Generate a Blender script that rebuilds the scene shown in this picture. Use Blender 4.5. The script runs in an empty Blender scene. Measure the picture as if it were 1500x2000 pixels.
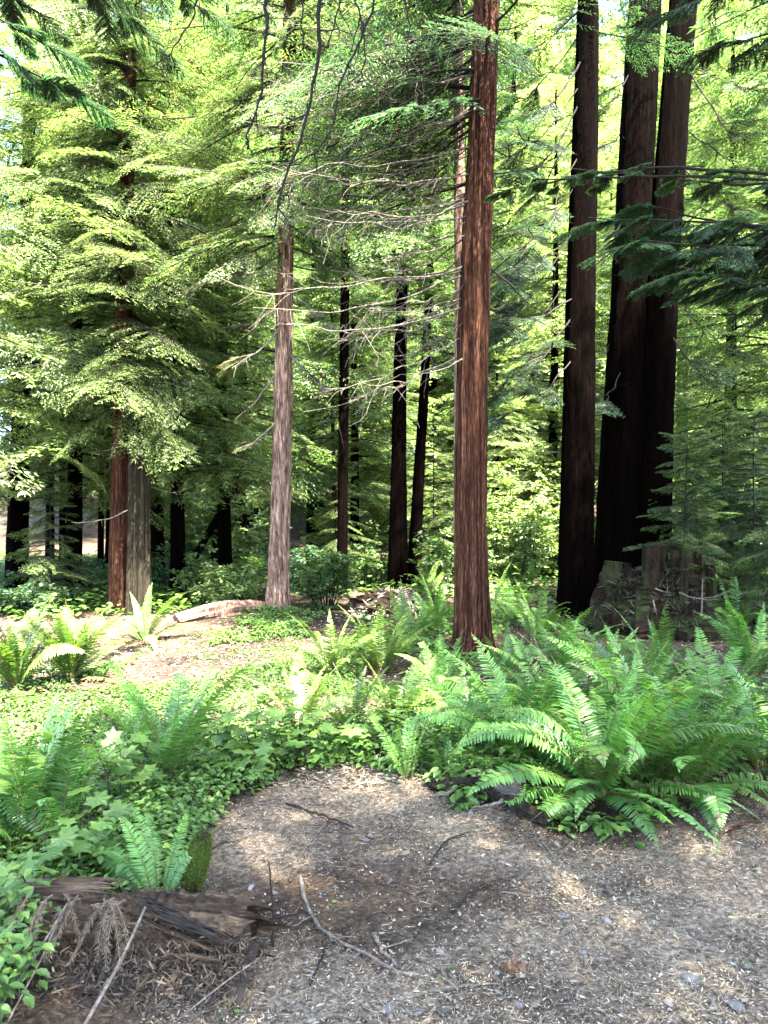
import bpy, math, random
import numpy as np
from mathutils import Vector, Matrix, Euler

SC = bpy.context.scene
COL = SC.collection
RNG = np.random.default_rng(7)
HC = 1.55           # eye height
F = 1444.0          # focal length in photo pixels (1500 x 2000)

# ------------------------------------------------------------------ helpers
def gp(px, py):
    """point on flat ground seen at photo pixel"""
    d = F * HC / (py - 1000.0)
    return ((px - 750) / F * d, d)

def ap(px, py, d):
    return np.array([(px - 750) / F * d, d, HC - (py - 1000) / F * d])

def vnoise(x, y, s=1.0, k=0):
    x = np.asarray(x, float) * s + k * 3.7; y = np.asarray(y, float) * s + k * 1.9
    return (np.sin(1.7 * x + 1.3 * np.sin(1.1 * y + k)) + np.sin(1.9 * y + 1.4 * np.sin(1.5 * x + 2 * k))
            + 0.6 * np.sin(3.7 * x - 2.9 * y + k) + 0.5 * np.sin(4.3 * y + 3.1 * x + 1.7 * k)) / 3.1

def sstep(a, b, x):
    t = np.clip((np.asarray(x, float) - a) / (b - a), 0, 1)
    return t * t * (3 - 2 * t)

def gh(x, y):
    """ground height"""
    x = np.asarray(x, float); y = np.asarray(y, float)
    h = 0.035 * vnoise(x, y, .9, 1) + 0.015 * vnoise(x, y, 2.6, 2)
    h = h * sstep(1.0, 4.0, y + 0 * x) + 0.008 * vnoise(x, y, 4.0, 5)
    h += 0.16 * np.exp(-(((x + 1.9) / 1.3) ** 2 + ((y - 10.0) / 1.0) ** 2))
    h += 0.10 * np.exp(-(((x - 1.7) / 1.2) ** 2 + ((y - 4.6) / .9) ** 2))
    h += .09 * np.exp(-((x - .95) ** 2 + (y - 7.75) ** 2) / .35 ** 2) + .08 * np.exp(-((x + 1.49) ** 2 + (y - 10.3) ** 2) / .35 ** 2)
    h += 6.5 * sstep(24, 62, y) + 2.0 * sstep(12, 26, x) * sstep(6, 18, y)
    return h

def norm(v):
    v = np.asarray(v, float)
    return v / np.maximum(np.linalg.norm(v, axis=-1, keepdims=True), 1e-9)

class MB:
    def __init__(self):
        self.V = []; self.FL = []; self.FS = []; self.MI = []; self.C = []; self.n = 0
    def add(self, V, Fa, mat=0, col=None):
        V = np.asarray(V, float).reshape(-1, 3); m = len(V)
        self.V.append(V)
        for Fk in (Fa if isinstance(Fa, list) else [Fa]):
            Fk = np.asarray(Fk, int)
            if Fk.size == 0: continue
            self.FL.append((Fk + self.n).ravel()); self.FS.append(np.full(len(Fk), Fk.shape[1]))
            self.MI.append(np.full(len(Fk), mat))
        if col is None: col = np.full((m, 3), .5)
        col = np.asarray(col, float)
        if col.ndim == 1: col = np.tile(col, (m, 1))
        self.C.append(col)
        self.n += m
        return self
    def xform(self, R=None, t=None):
        o = MB(); o.n = self.n; o.FL = self.FL; o.FS = self.FS; o.MI = self.MI; o.C = self.C
        V = np.concatenate(self.V)
        if R is not None: V = V @ np.asarray(R).T
        if t is not None: V = V + np.asarray(t)
        o.V = [V]; return o
    def merge(self, o):
        V = np.concatenate(o.V)
        self.V.append(V); self.C += o.C
        for f in o.FL: self.FL.append(f + self.n)
        self.FS += o.FS; self.MI += o.MI
        self.n += len(V); return self
    def mesh(self, name, mats, smooth=False):
        me = bpy.data.meshes.new(name)
        V = np.concatenate(self.V); FLc = np.concatenate(self.FL); FS = np.concatenate(self.FS)
        me.vertices.add(len(V)); me.vertices.foreach_set('co', V.astype(np.float32).ravel())
        me.loops.add(len(FLc)); me.loops.foreach_set('vertex_index', FLc.astype(np.int32))
        me.polygons.add(len(FS))
        st = np.concatenate([[0], np.cumsum(FS)[:-1]])
        me.polygons.foreach_set('loop_start', st.astype(np.int32))
        me.polygons.foreach_set('loop_total', FS.astype(np.int32))
        for m in mats: me.materials.append(m)
        me.polygons.foreach_set('material_index', np.concatenate(self.MI).astype(np.int32))
        me.polygons.foreach_set('use_smooth', np.full(len(FS), bool(smooth)))
        C = np.concatenate(self.C)
        a = me.attributes.new('tint', 'FLOAT_COLOR', 'POINT')
        a.data.foreach_set('color', np.concatenate([C, np.ones((len(C), 1))], 1).astype(np.float32).ravel())
        me.update(calc_edges=True)
        return me
    def build(self, name, mats, parent=None, loc=(0, 0, 0), smooth=False):
        o = bpy.data.objects.new(name, self.mesh(name, mats if isinstance(mats, (list, tuple)) else [mats], smooth))
        COL.objects.link(o); o.location = loc
        if parent is not None: o.parent = parent
        return o

def tag(o, label=None, cat=None, group=None, kind=None):
    if label: o['label'] = label
    if cat: o['category'] = cat
    if group: o['group'] = group
    if kind: o['kind'] = kind
    return o

def empty(name, loc, rz=0.0, label=None, cat=None, group=None):
    o = bpy.data.objects.new(name, None); COL.objects.link(o)
    o.empty_display_size = .1
    o.location = loc; o.rotation_euler = (0, 0, rz)
    return tag(o, label, cat, group)

def copy_tree(o, parent=None):
    c = o.copy(); COL.objects.link(c)
    if parent is not None: c.parent = parent
    for ch in list(o.children): copy_tree(ch, c)
    return c

def smooth_path(P, n):
    P = np.asarray(P, float); k = len(P)
    if k < 3:
        t = np.linspace(0, 1, n)[:, None]; return P[0] * (1 - t) + P[-1] * t
    Q = np.vstack([2 * P[0] - P[1], P, 2 * P[-1] - P[-2]])
    out = []
    for u in np.linspace(0, k - 1 - 1e-6, n):
        i = int(u); t = u - i
        a, b, c, d = Q[i], Q[i + 1], Q[i + 2], Q[i + 3]
        out.append(.5 * (2 * b + (c - a) * t + (2 * a - 5 * b + 4 * c - d) * t * t + (3 * b - 3 * c + d - a) * t ** 3))
    return np.array(out)

def tube(P, R, n=8, ridge=None, cap=True):
    """returns V, [quads, (tris)]; ridge(theta, i, pos) multiplies the radius"""
    P = np.asarray(P, float); k = len(P); R = np.broadcast_to(np.asarray(R, float), (k,))
    T = norm(np.gradient(P, axis=0))
    m = np.abs(T.mean(0)); ref = np.eye(3)[int(np.argmin(m))]
    S = norm(np.cross(T, ref)); U = np.cross(S, T)
    th = np.linspace(0, 2 * np.pi, n, endpoint=False)
    rr = R[:, None] * np.ones((1, n))
    if ridge is not None: rr = rr * ridge(th[None, :], np.arange(k)[:, None], P)
    V = P[:, None, :] + rr[..., None] * (np.cos(th)[None, :, None] * S[:, None, :] + np.sin(th)[None, :, None] * U[:, None, :])
    V = V.reshape(-1, 3)
    i = np.arange(k - 1)[:, None] * n; j = np.arange(n)[None, :]; j2 = (j + 1) % n
    Q = np.stack([i + j, i + j2, i + n + j2, i + n + j], -1).reshape(-1, 4)
    fs = [Q]
    if cap:
        V = np.vstack([V, P[0], P[-1]]); a = k * n; b = a + 1
        jj = np.arange(n); j3 = (jj + 1) % n
        fs.append(np.stack([np.full(n, a), j3, jj], -1))
        fs.append(np.stack([np.full(n, b), (k - 1) * n + jj, (k - 1) * n + j3], -1))
    return V, fs

# leaf templates: columns along, across, normal
DIAMOND = (np.array([[0, 0, 0], [.42, .5, 0], [1, 0, 0], [.42, -.5, 0]], float), [np.array([[0, 1, 2, 3]])])
LANCE = (np.array([[0, .30, 0], [0, -.30, 0], [.35, .5, .03], [.35, -.5, .03], [.72, .36, 0], [.72, -.36, 0], [1, 0, -.06]], float),
         [np.array([[0, 1, 3, 2], [2, 3, 5, 4]]), np.array([[4, 5, 6]])])
OVATE = (np.array([[0, 0, 0], [.36, 0, -.05], [.7, 0, -.07], [1, 0, -.16], [.2, .38, .03], [.5, .5, .05], [.78, .3, .0],
                   [.2, -.38, .03], [.5, -.5, .05], [.78, -.3, .0]], float),
         [np.array([[1, 2, 5, 4], [7, 8, 2, 1]]), np.array([[0, 1, 4], [0, 7, 1], [2, 6, 5], [2, 8, 9], [2, 3, 6], [2, 9, 3]])])
def _maple():
    ang = [180, 150, 118, 100, 72, 48, 30, 14, 0]
    rad = [.10, .42, .40, .60, .44, .66, .46, .52, .72]
    up = [(r * math.cos(math.radians(a)) + .3, r * math.sin(math.radians(a)), -.10 * r + (.05 if i % 2 else 0)) for i, (a, r) in enumerate(zip(ang, rad))]
    lo = [(x, -y, z) for x, y, z in up[1:-1]][::-1]
    V = np.array([(.3, 0, 0)] + up + lo, float); n = len(V) - 1
    Fa = np.array([[0, 1 + (i + 1) % n, 1 + i] for i in range(n)])
    return V, [Fa]
MAPLE = _maple()

def leaves(mb, pos, dirv, nor, length, width, col, shape=DIAMOND, mat=0):
    pos = np.asarray(pos, float); m = len(pos)
    if m == 0: return
    D = norm(dirv); S = norm(np.cross(nor, D)); N = np.cross(D, S)
    T, Fs = shape; p = len(T)
    L = np.broadcast_to(np.asarray(length, float), (m,)); W = np.broadcast_to(np.asarray(width, float), (m,))
    V = (pos[:, None, :] + (T[None, :, 0:1] * L[:, None, None]) * D[:, None, :] + (T[None, :, 1:2] * W[:, None, None]) * S[:, None, :]
         + (T[None, :, 2:3] * L[:, None, None]) * N[:, None, :])
    off = (np.arange(m) * p)[:, None, None]
    fs = [(f[None] + off).reshape(-1, f.shape[1]) for f in Fs]
    mb.add(V.reshape(-1, 3), fs, mat, np.repeat(np.asarray(col, float), p, axis=0))

def palette(rng, n, cols, spread=.18):
    """random per-leaf colours between a list of linear colours"""
    cols = np.asarray(cols, float); k = len(cols)
    u = rng.random(n) * (k - 1); i = np.minimum(u.astype(int), k - 2); t = (u - i)[:, None]
    c = cols[i] * (1 - t) + cols[i + 1] * t
    return c * (1 + spread * rng.standard_normal((n, 1))).clip(.5, 1.6)

# ------------------------------------------------------------------ materials
def new_mat(name):
    m = bpy.data.materials.new(name); m.use_nodes = True
    nt = m.node_tree; nt.nodes.clear()
    out = nt.nodes.new('ShaderNodeOutputMaterial')
    return m, nt, out
def nd(nt, t, **kw):
    n = nt.nodes.new(t)
    for k, v in kw.items():
        if k.startswith('i_'):
            key = k[2:]; key = int(key) if key.isdigit() else key.replace('_', ' ')
            n.inputs[key].default_value = v
        else: setattr(n, k, v)
    return n
def ramp(nt, stops):
    r = nt.nodes.new('ShaderNodeValToRGB'); e = r.color_ramp.elements
    while len(e) > 1: e.remove(e[-1])
    e[0].position = stops[0][0]; e[0].color = (*stops[0][1], 1)
    for p, c in stops[1:]:
        x = e.new(p); x.color = (*c, 1)
    return r

def leaf_mat(name, trans=.42, rough=.42, spec=.45, warm=(1.18, 1.25, .75), objvar=.12):
    m, nt, out = new_mat(name); L = nt.links.new
    at = nd(nt, 'ShaderNodeAttribute', attribute_name='tint')
    oi = nd(nt, 'ShaderNodeObjectInfo')
    hs = nd(nt, 'ShaderNodeHueSaturation')
    mr = nd(nt, 'ShaderNodeMapRange'); mr.inputs['To Min'].default_value = 1 - objvar; mr.inputs['To Max'].default_value = 1 + objvar
    L(oi.outputs['Random'], mr.inputs['Value']); L(mr.outputs['Result'], hs.inputs['Value'])
    L(at.outputs['Color'], hs.inputs['Color'])
    pb = nd(nt, 'ShaderNodeBsdfPrincipled'); pb.inputs['Roughness'].default_value = rough
    pb.inputs['Specular IOR Level'].default_value = spec
    L(hs.outputs['Color'], pb.inputs['Base Color'])
    mu = nd(nt, 'ShaderNodeMix', data_type='RGBA', blend_type='MULTIPLY'); mu.inputs['Factor'].default_value = 1
    mu.inputs['B'].default_value = (*warm, 1); L(hs.outputs['Color'], mu.inputs['A'])
    tr = nd(nt, 'ShaderNodeBsdfTranslucent'); L(mu.outputs['Result'], tr.inputs['Color'])
    mx = nd(nt, 'ShaderNodeMixShader'); mx.inputs['Fac'].default_value = trans
    L(pb.outputs['BSDF'], mx.inputs[1]); L(tr.outputs['BSDF'], mx.inputs[2]); L(mx.outputs['Shader'], out.inputs['Surface'])
    return m

def bark_mat(name, cols, scale=(34, 34, 1.0), fine=(110, 110, 9), bump=.9, rough=.9, tint=False, dist=.03, moss=None, spec=.12):
    m, nt, out = new_mat(name); L = nt.links.new
    tc = nd(nt, 'ShaderNodeTexCoord')
    oi = nd(nt, 'ShaderNodeObjectInfo')
    mp = nd(nt, 'ShaderNodeMapping'); mp.inputs['Scale'].default_value = scale
    L(tc.outputs['Object'], mp.inputs['Vector']); L(oi.outputs['Location'], mp.inputs['Location'])
    n1 = nd(nt, 'ShaderNodeTexNoise', i_Scale=1.0, i_Detail=6.0, i_Roughness=.6, i_Distortion=.4); L(mp.outputs['Vector'], n1.inputs['Vector'])
    mp2 = nd(nt, 'ShaderNodeMapping'); mp2.inputs['Scale'].default_value = fine
    L(tc.outputs['Object'], mp2.inputs['Vector'])
    n2 = nd(nt, 'ShaderNodeTexNoise', i_Scale=1.0, i_Detail=5.0, i_Roughness=.65); L(mp2.outputs['Vector'], n2.inputs['Vector'])
    ad = nd(nt, 'ShaderNodeMath', operation='MULTIPLY_ADD'); ad.inputs[1].default_value = .55; L(n2.outputs['Fac'], ad.inputs[0])
    ml = nd(nt, 'ShaderNodeMath', operation='MULTIPLY'); ml.inputs[1].default_value = .5; L(n1.outputs['Fac'], ml.inputs[0]); L(ml.outputs[0], ad.inputs[2])
    k = len(cols)
    rp = ramp(nt, [(.36 + .32 * i / (k - 1), c) for i, c in enumerate(cols)]); L(ad.outputs[0], rp.inputs['Fac'])
    pb = nd(nt, 'ShaderNodeBsdfPrincipled'); pb.inputs['Roughness'].default_value = rough; pb.inputs['Specular IOR Level'].default_value = spec
    colsock = rp.outputs['Color']
    if tint:
        at = nd(nt, 'ShaderNodeAttribute', attribute_name='tint')
        mu = nd(nt, 'ShaderNodeMix', data_type='RGBA', blend_type='MULTIPLY'); mu.inputs['Factor'].default_value = 1
        L(colsock, mu.inputs['A']); L(at.outputs['Color'], mu.inputs['B']); colsock = mu.outputs['Result']
    if moss is not None:
        n3 = nd(nt, 'ShaderNodeTexNoise', i_Scale=3.0, i_Detail=4.0); L(tc.outputs['Object'], n3.inputs['Vector'])
        r3 = ramp(nt, [(.5, (0, 0, 0)), (.62, (1, 1, 1))]); L(n3.outputs['Fac'], r3.inputs['Fac'])
        mm = nd(nt, 'ShaderNodeMix', data_type='RGBA'); L(r3.outputs['Color'], mm.inputs['Factor']); L(colsock, mm.inputs['A'])
        mm.inputs['B'].default_value = (*moss, 1); colsock = mm.outputs['Result']
    L(colsock, pb.inputs['Base Color'])
    bp = nd(nt, 'ShaderNodeBump'); bp.inputs['Strength'].default_value = bump; bp.inputs['Distance'].default_value = dist
    L(ad.outputs[0], bp.inputs['Height']); L(bp.outputs['Normal'], pb.inputs['Normal'])
    L(pb.outputs['BSDF'], out.inputs['Surface'])
    return m

def tint_mat(name, rough=.85, spec=.2, bump=.0, scale=40):
    """matte surface coloured by its per-piece colour with a little grain"""
    m, nt, out = new_mat(name); L = nt.links.new
    at = nd(nt, 'ShaderNodeAttribute', attribute_name='tint')
    tc = nd(nt, 'ShaderNodeTexCoord')
    n = nd(nt, 'ShaderNodeTexNoise', i_Scale=float(scale), i_Detail=4.0); L(tc.outputs['Object'], n.inputs['Vector'])
    mr = nd(nt, 'ShaderNodeMapRange'); mr.inputs['To Min'].default_value = .6; mr.inputs['To Max'].default_value = 1.4
    L(n.outputs['Fac'], mr.inputs['Value'])
    mu = nd(nt, 'ShaderNodeVectorMath', operation='SCALE'); L(at.outputs['Color'], mu.inputs[0]); L(mr.outputs['Result'], mu.inputs['Scale'])
    pb = nd(nt, 'ShaderNodeBsdfPrincipled'); pb.inputs['Roughness'].default_value = rough; pb.inputs['Specular IOR Level'].default_value = spec
    L(mu.outputs['Vector'], pb.inputs['Base Color'])
    if bump:
        bp = nd(nt, 'ShaderNodeBump'); bp.inputs['Strength'].default_value = bump; bp.inputs['Distance'].default_value = .01
        L(n.outputs['Fac'], bp.inputs['Height']); L(bp.outputs['Normal'], pb.inputs['Normal'])
    L(pb.outputs['BSDF'], out.inputs['Surface'])
    return m

M_NEEDLE = leaf_mat('redwood_needles', trans=.50, rough=.45, spec=.35)
M_FERN = leaf_mat('fern_green', trans=.38, rough=.42, spec=.4, warm=(1.2, 1.3, .5), objvar=.2)
M_LEAF = leaf_mat('broad_leaf', trans=.42, rough=.5, spec=.4, warm=(1.2, 1.35, .5))
M_BARK = bark_mat('redwood_bark', spec=.03, cols=[(0.0041, 0.0019, 0.0010), (0.0111, 0.0046, 0.0028), (0.0419, 0.0176, 0.0101), (0.1399, 0.0661, 0.0415)])
M_BARKL = bark_mat('sun_toned_shaggy_bark', spec=.05, cols=[(0.0072, 0.0041, 0.0028), (0.0456, 0.0254, 0.0173), (0.1519, 0.0932, 0.0688), (0.3645, 0.2734, 0.2126)], scale=(26, 26, 3.0))  # shaggy bark, kept extra pale so the colour carries strong sunlight
M_BARKD = bark_mat('shade_toned_bark', [(0.0002, 0.0001, 0.0001), (0.0007, 0.0004, 0.0003), (0.0036, 0.0017, 0.0013)], spec=.01, rough=1.0)  # redwood bark with the canopy's shade put into its near-black colour
M_TWIG = bark_mat('dead_branch_wood', [(0.0329, 0.0263, 0.0198), (0.0797, 0.0656, 0.0516), (0.1781, 0.1500, 0.1219)], scale=(30, 30, 30), fine=(90, 90, 90), bump=.5, dist=.006)
M_DTWIG = bark_mat('dark_branch_wood', [(0.0072, 0.0060, 0.0054), (0.0180, 0.0150, 0.0120)], scale=(30, 30, 30), fine=(90, 90, 90), bump=.3, dist=.005)
M_SNAG = bark_mat('weathered_snag', [(0.0030, 0.0023, 0.0014), (0.0113, 0.0088, 0.0049), (0.0325, 0.0252, 0.0147)], scale=(26, 26, .8), fine=(70, 70, 3))
M_STUMP = bark_mat('rotten_stump', [(0.0019, 0.0010, 0.0005), (0.0068, 0.0037, 0.0016), (0.0189, 0.0102, 0.0046)], scale=(9, 9, 3), fine=(40, 40, 18), moss=(.016, .020, .006))
M_LITTER = tint_mat('litter', .85, .25, 0, 60)
M_MOSS = tint_mat('moss', .95, .1, .4, 160)
M_STONE = tint_mat('stone', .8, .3, .5, 30)

# palettes (linear)
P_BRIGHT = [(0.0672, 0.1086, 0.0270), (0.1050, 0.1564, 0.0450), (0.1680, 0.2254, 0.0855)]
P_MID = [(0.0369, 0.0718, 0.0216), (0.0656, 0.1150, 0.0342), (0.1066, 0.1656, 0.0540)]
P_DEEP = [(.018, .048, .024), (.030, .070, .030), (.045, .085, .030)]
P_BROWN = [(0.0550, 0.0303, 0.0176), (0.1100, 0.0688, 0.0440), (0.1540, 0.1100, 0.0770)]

# ------------------------------------------------------------------ redwood sprays
def spray(rng, L, leaf=.07, width=.018, tstep=.09, lstep=.05, droop=.18, wid=.42, s0=.12, tw_wood=False):
    """flat redwood branch along +X. returns leaf pos, dir, nor, size and wood polylines"""
    s_ = np.linspace(0, 1, 14)
    wig = .03 * L * np.sin(s_ * rng.uniform(3, 7) + rng.uniform(0, 6))
    ax = np.stack([L * s_, wig, -droop * L * s_ ** 2], 1)
    P = []; D = []; N = []; wood = [ax]
    n = max(6, int(L * (1 - s0) / tstep))
    for q in range(n):
        for sd in (-1, 1):
            s = s0 + (1 - s0) * (q + rng.uniform(.1, .9)) / n
            if rng.random() < .08: continue
            b = np.array([np.interp(s, s_, ax[:, i]) for i in range(3)])
            tl = wid * L * (min(1, (s - s0) * 4 + .35)) * (1 - s) ** .75 + .05
            tl *= rng.uniform(.6, 1.15); tl = min(tl, .95)
            a = math.radians(rng.uniform(42, 68))
            td = np.array([math.cos(a), sd * math.sin(a), -rng.uniform(.05, .3)])
            k = max(2, int(tl / lstep)); t = (np.arange(k) + .5) / k
            pts = b + td * (t * tl)[:, None] + np.array([0, 0, -1.0]) * (.22 * tl * t ** 2)[:, None] + np.array([.25, 0, 0]) * (tl * t ** 2)[:, None]
            tdir = norm(td + np.array([.4, 0, -.3]))
            if tw_wood or tl > .35: wood.append(np.vstack([b, pts[k // 2], pts[-1]]))
            nside = np.array([-tdir[1], tdir[0], 0]); nside /= np.linalg.norm(nside)
            for ss in (-1, 1):
                jit = rng.normal(0, .13, (k, 3))
                d = tdir * .62 + ss * nside * .75 + np.array([0, 0, -.12]) + jit
                sel = rng.random(k) > .06
                P.append((pts + rng.normal(0, .006, (k, 3)))[sel]); D.append(d[sel])
                nn = np.array([0, 0, 1.0]) + rng.normal(0, .2 if leaf < .03 else (.28 if leaf < .08 else .5), (k, 3)); N.append(nn[sel])
            P.append(pts[-1:]); D.append(tdir[None]); N.append(np.array([[0, 0, 1.0]]))
    P = np.concatenate(P); D = np.concatenate(D); N = np.concatenate(N)
    sz = leaf * rng.uniform(.65, 1.25, len(P))
    return P, D, N, sz, sz * width / leaf, wood

def rot(az, el, roll=0.0):
    Rz = np.array([[math.cos(az), -math.sin(az), 0], [math.sin(az), math.cos(az), 0], [0, 0, 1]])
    Ry = np.array([[math.cos(el), 0, -math.sin(el)], [0, 1, 0], [math.sin(el), 0, math.cos(el)]])
    Rx = np.array([[1, 0, 0], [0, math.cos(roll), -math.sin(roll)], [0, math.sin(roll), math.cos(roll)]])
    return Rz @ Ry @ Rx

_tcache = {}
def templates(lod):
    if lod not in _tcache:
        rng = np.random.default_rng(100 + lod)
        prm = {0: dict(leaf=.021, width=.0042, tstep=.032, lstep=.0075, tw_wood=True), 1: dict(leaf=.055, width=.0105, tstep=.062, lstep=.025),
               2: dict(leaf=.092, width=.022, tstep=.075, lstep=.040), 3: dict(leaf=.16, width=.052, tstep=.12, lstep=.075)}[lod]
        _tcache[lod] = [spray(rng, .8 if lod == 0 else 2.0, droop=rng.uniform(.08, .28), wid=rng.uniform(.40, .54), **prm) for _ in range(5)]
    return _tcache[lod]

def add_branch(mb, rng, base, az, el, L, lod, pal, wood_mat=1, brown=.05, r0=None, roll=0.0):
    P, D, N, sl, sw, wood = templates(lod)[rng.integers(5)]
    k = L / (.8 if lod == 0 else 2.0)
    R = rot(az, el, roll)
    if rng.random() < .5: R = R @ np.diag([1, -1, 1.0]); sg = -1
    else: sg = 1
    if k < .8 and lod > 0:
        sel = rng.random(len(P)) < max(.3, k * 1.1); P, D, N, sl, sw = P[sel], D[sel], N[sel], sl[sel], sw[sel]
    c = palette(rng, len(P), pal)
    bt = rng.uniform(.8, 1.2); c = c * bt
    br = rng.random(len(P)) < brown
    if br.any(): c[br] = palette(rng, int(br.sum()), P_BROWN)
    leaves(mb, base + (P * k) @ R.T, D @ R.T, N @ R.T * 1.0, sl * (k ** .25), sw * (k ** .25), c)
    r0 = r0 or .006 + .007 * L
    for i, w in enumerate(wood):
        if i and len(w) < 3: continue
        if i and lod > 1: break
        Pw = base + (w * k) @ R.T
        rr = np.linspace(r0, r0 * .2, len(Pw)) if i == 0 else np.linspace(.004, .002, len(Pw))
        V, fs = tube(Pw, rr, 4 if i == 0 else 3, cap=False); mb.add(V, fs, wood_mat, (.06, .045, .035))

def trunk_mesh(P, R, n=24, seed=0, rough=.06, flare=.35, fl=.25):
    rng = np.random.default_rng(seed); ph = rng.uniform(0, 6, 8)
    z = np.asarray(P)[:, 2]; z0 = z[0]
    def ridge(th, i, pos):
        zz = (pos[:, 2] - z0)[:, None]
        a = np.sin(7 * th + ph[0] + .9 * np.sin(.9 * zz + ph[1])) * .5 + np.sin(13 * th + ph[2] + .8 * np.sin(1.4 * zz + ph[3])) * .35
        a = a + .35 * np.sin(3 * th + ph[4] + .5 * zz) + .25 * np.sin(5 * zz + 4 * th + ph[5]) + .18 * np.sin(11 * zz - 9 * th + ph[6])
        return 1 + rough * a + flare * np.exp(-zz / fl) * (1 + .35 * np.sin(5 * th + ph[7]))
    return tube(P, R, n, ridge)

# crown prototypes: trunk + crown as children of an Empty
def crown_mb(rng, z0, z1, R, nb, lod, pal, brown=.05, shape='cone', low=.7, azr=None):
    mb = MB()
    for i in range(nb):
        t = (i + rng.random()) / nb
        z = z0 + (z1 - z0) * t
        if shape == 'cone': r = R * (1 - .72 * t) * (low + (1 - low) * min(1, t * 4))
        else: r = R * (.55 + .45 * math.sin(math.pi * min(1, t * .8 + .2)))
        L = r * rng.uniform(.65, 1.2)
        az = i * 2.399 + rng.uniform(-.5, .5) if azr is None else rng.uniform(*azr)
        add_branch(mb, rng, np.array([0, 0, z]) , az, rng.uniform(-.28, .22) + .15 * t, max(.6, L), lod, pal, brown=brown, roll=rng.normal(0, .25))
    return mb

def proto_tree(name, seed, H, r0, z0, z1, R, nb, lod, pal, bark, brown=.05, shape='cone', low=.7, n=12):
    rng = np.random.default_rng(seed)
    e = empty(name, (0, 0, 0))
    k = 16
    zz = np.linspace(-.1, H, k)
    Pt = np.stack([.03 * np.sin(zz * .5 + seed), .03 * np.cos(zz * .4 + seed), zz], 1)
    V, fs = trunk_mesh(Pt, np.linspace(r0, r0 * .12, k), n, seed, flare=.3)
    MB().add(V, fs).build('trunk', bark, e, smooth=True)
    crown_mb(rng, z0, z1, R, nb, lod, pal, brown, shape, low).build('crown', [M_NEEDLE, M_DTWIG], e)
    return e

def place(proto, first, x, y, scale=1.0, rz=0.0, lean=(0, 0), label=None, cat='tree', group=None, name=None, sz=None):
    o = proto if first else copy_tree(proto)
    o.location = (x, y, float(gh(x, y)) - .02); o.scale = (scale, scale, sz or scale)
    o.rotation_euler = (lean[0], lean[1], rz)
    if 'group' in o.keys() and not group: del o['group']
    tag(o, label, cat, group)
    return o

# ------------------------------------------------------------------ camera, light
cam = bpy.data.cameras.new('camera'); co = bpy.data.objects.new('camera', cam); COL.objects.link(co)
co.location = (0, 0, HC); co.rotation_euler = (math.radians(90), 0, 0)
cam.sensor_fit = 'VERTICAL'; cam.sensor_height = 36; cam.lens = 36 * F / 2000.0
cam.clip_start = .05; cam.clip_end = 600
SC.camera = co

SUN_AZ = math.radians(150); SUN_EL = math.radians(63)     # azimuth clockwise from +Y
S = Vector((math.sin(SUN_AZ) * math.cos(SUN_EL), math.cos(SUN_AZ) * math.cos(SUN_EL), math.sin(SUN_EL)))
sl = bpy.data.lights.new('sun', 'SUN'); so = bpy.data.objects.new('sun', sl); COL.objects.link(so)
sl.energy = 5.0; sl.angle = math.radians(.53); sl.color = (1, .94, .84)
so.rotation_euler = S.to_track_quat('Z', 'Y').to_euler(); so.location = (5, -8, 20)
w = bpy.data.worlds.new('World'); SC.world = w; w.use_nodes = True
nt = w.node_tree; nt.nodes.clear()
sky = nt.nodes.new('ShaderNodeTexSky'); sky.sky_type = 'NISHITA'; sky.sun_disc = False
sky.dust_density = 1.6; sky.air_density = .9; sky.sun_elevation = SUN_EL; sky.sun_rotation = SUN_AZ
bg = nt.nodes.new('ShaderNodeBackground'); bg.inputs['Strength'].default_value = .10
wo = nt.nodes.new('ShaderNodeOutputWorld')
nt.links.new(sky.outputs['Color'], bg.inputs['Color']); nt.links.new(bg.outputs['Background'], wo.inputs['Surface'])
SC.view_settings.view_transform = 'Standard'; SC.view_settings.look = 'None'
SC.view_settings.exposure = 5.0; SC.view_settings.gamma = 1
SC.render.engine = 'CYCLES'
cy = SC.cycles
cy.max_bounces = 3; cy.diffuse_bounces = 2; cy.glossy_bounces = 1; cy.transmission_bounces = 2; cy.transparent_max_bounces = 4
cy.use_denoising = True; cy.sample_clamp_indirect = 6

# ------------------------------------------------------------------ ground
def axis(a, b, fine, lo, hi, grow=1.12):
    xs = list(np.arange(a, b + 1e-6, fine)); st = fine
    while xs[-1] < hi: st *= grow; xs.append(xs[-1] + st)
    st = fine
    while xs[0] > lo: st *= grow; xs.insert(0, xs[0] - st)
    return np.array(xs)
gx = axis(-5, 5, .05, -160, 160); gy = axis(1.2, 9, .05, -120, 260)
GX, GY = np.meshgrid(gx, gy)
micro = (.006 * RNG.standard_normal(GX.shape)) * (np.abs(GX) < 5.5) * (GY < 9.5)
GZ = gh(GX, GY) + micro
nx, ny = len(gx), len(gy)
i, j = np.meshgrid(np.arange(ny - 1), np.arange(nx - 1), indexing='ij')
q = np.stack([i * nx + j, i * nx + j + 1, (i + 1) * nx + j + 1, (i + 1) * nx + j], -1).reshape(-1, 4)
def px_of(x, y):
    return 750 + F * x / y, 1000 + F * HC / y
def inpoly(x, y, poly):
    x = np.asarray(x); y = np.asarray(y); r = np.zeros(x.shape, bool); n = len(poly)
    for a in range(n):
        x1, y1 = poly[a]; x2, y2 = poly[(a + 1) % n]
        if y1 == y2: continue
        c = ((y1 > y) != (y2 > y)) & (x < (x2 - x1) * (y - y1) / (y2 - y1) + x1)
        r ^= c
    return r
PATH = [gp(*p) for p in [(330, 1990), (420, 1800), (400, 1700), (400, 1620), (560, 1515), (720, 1495), (900, 1565), (1050, 1625), (1300, 1650), (1600, 1590)]] + [(6, 3.3), (6, .3), (-1.2, .3)]
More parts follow.
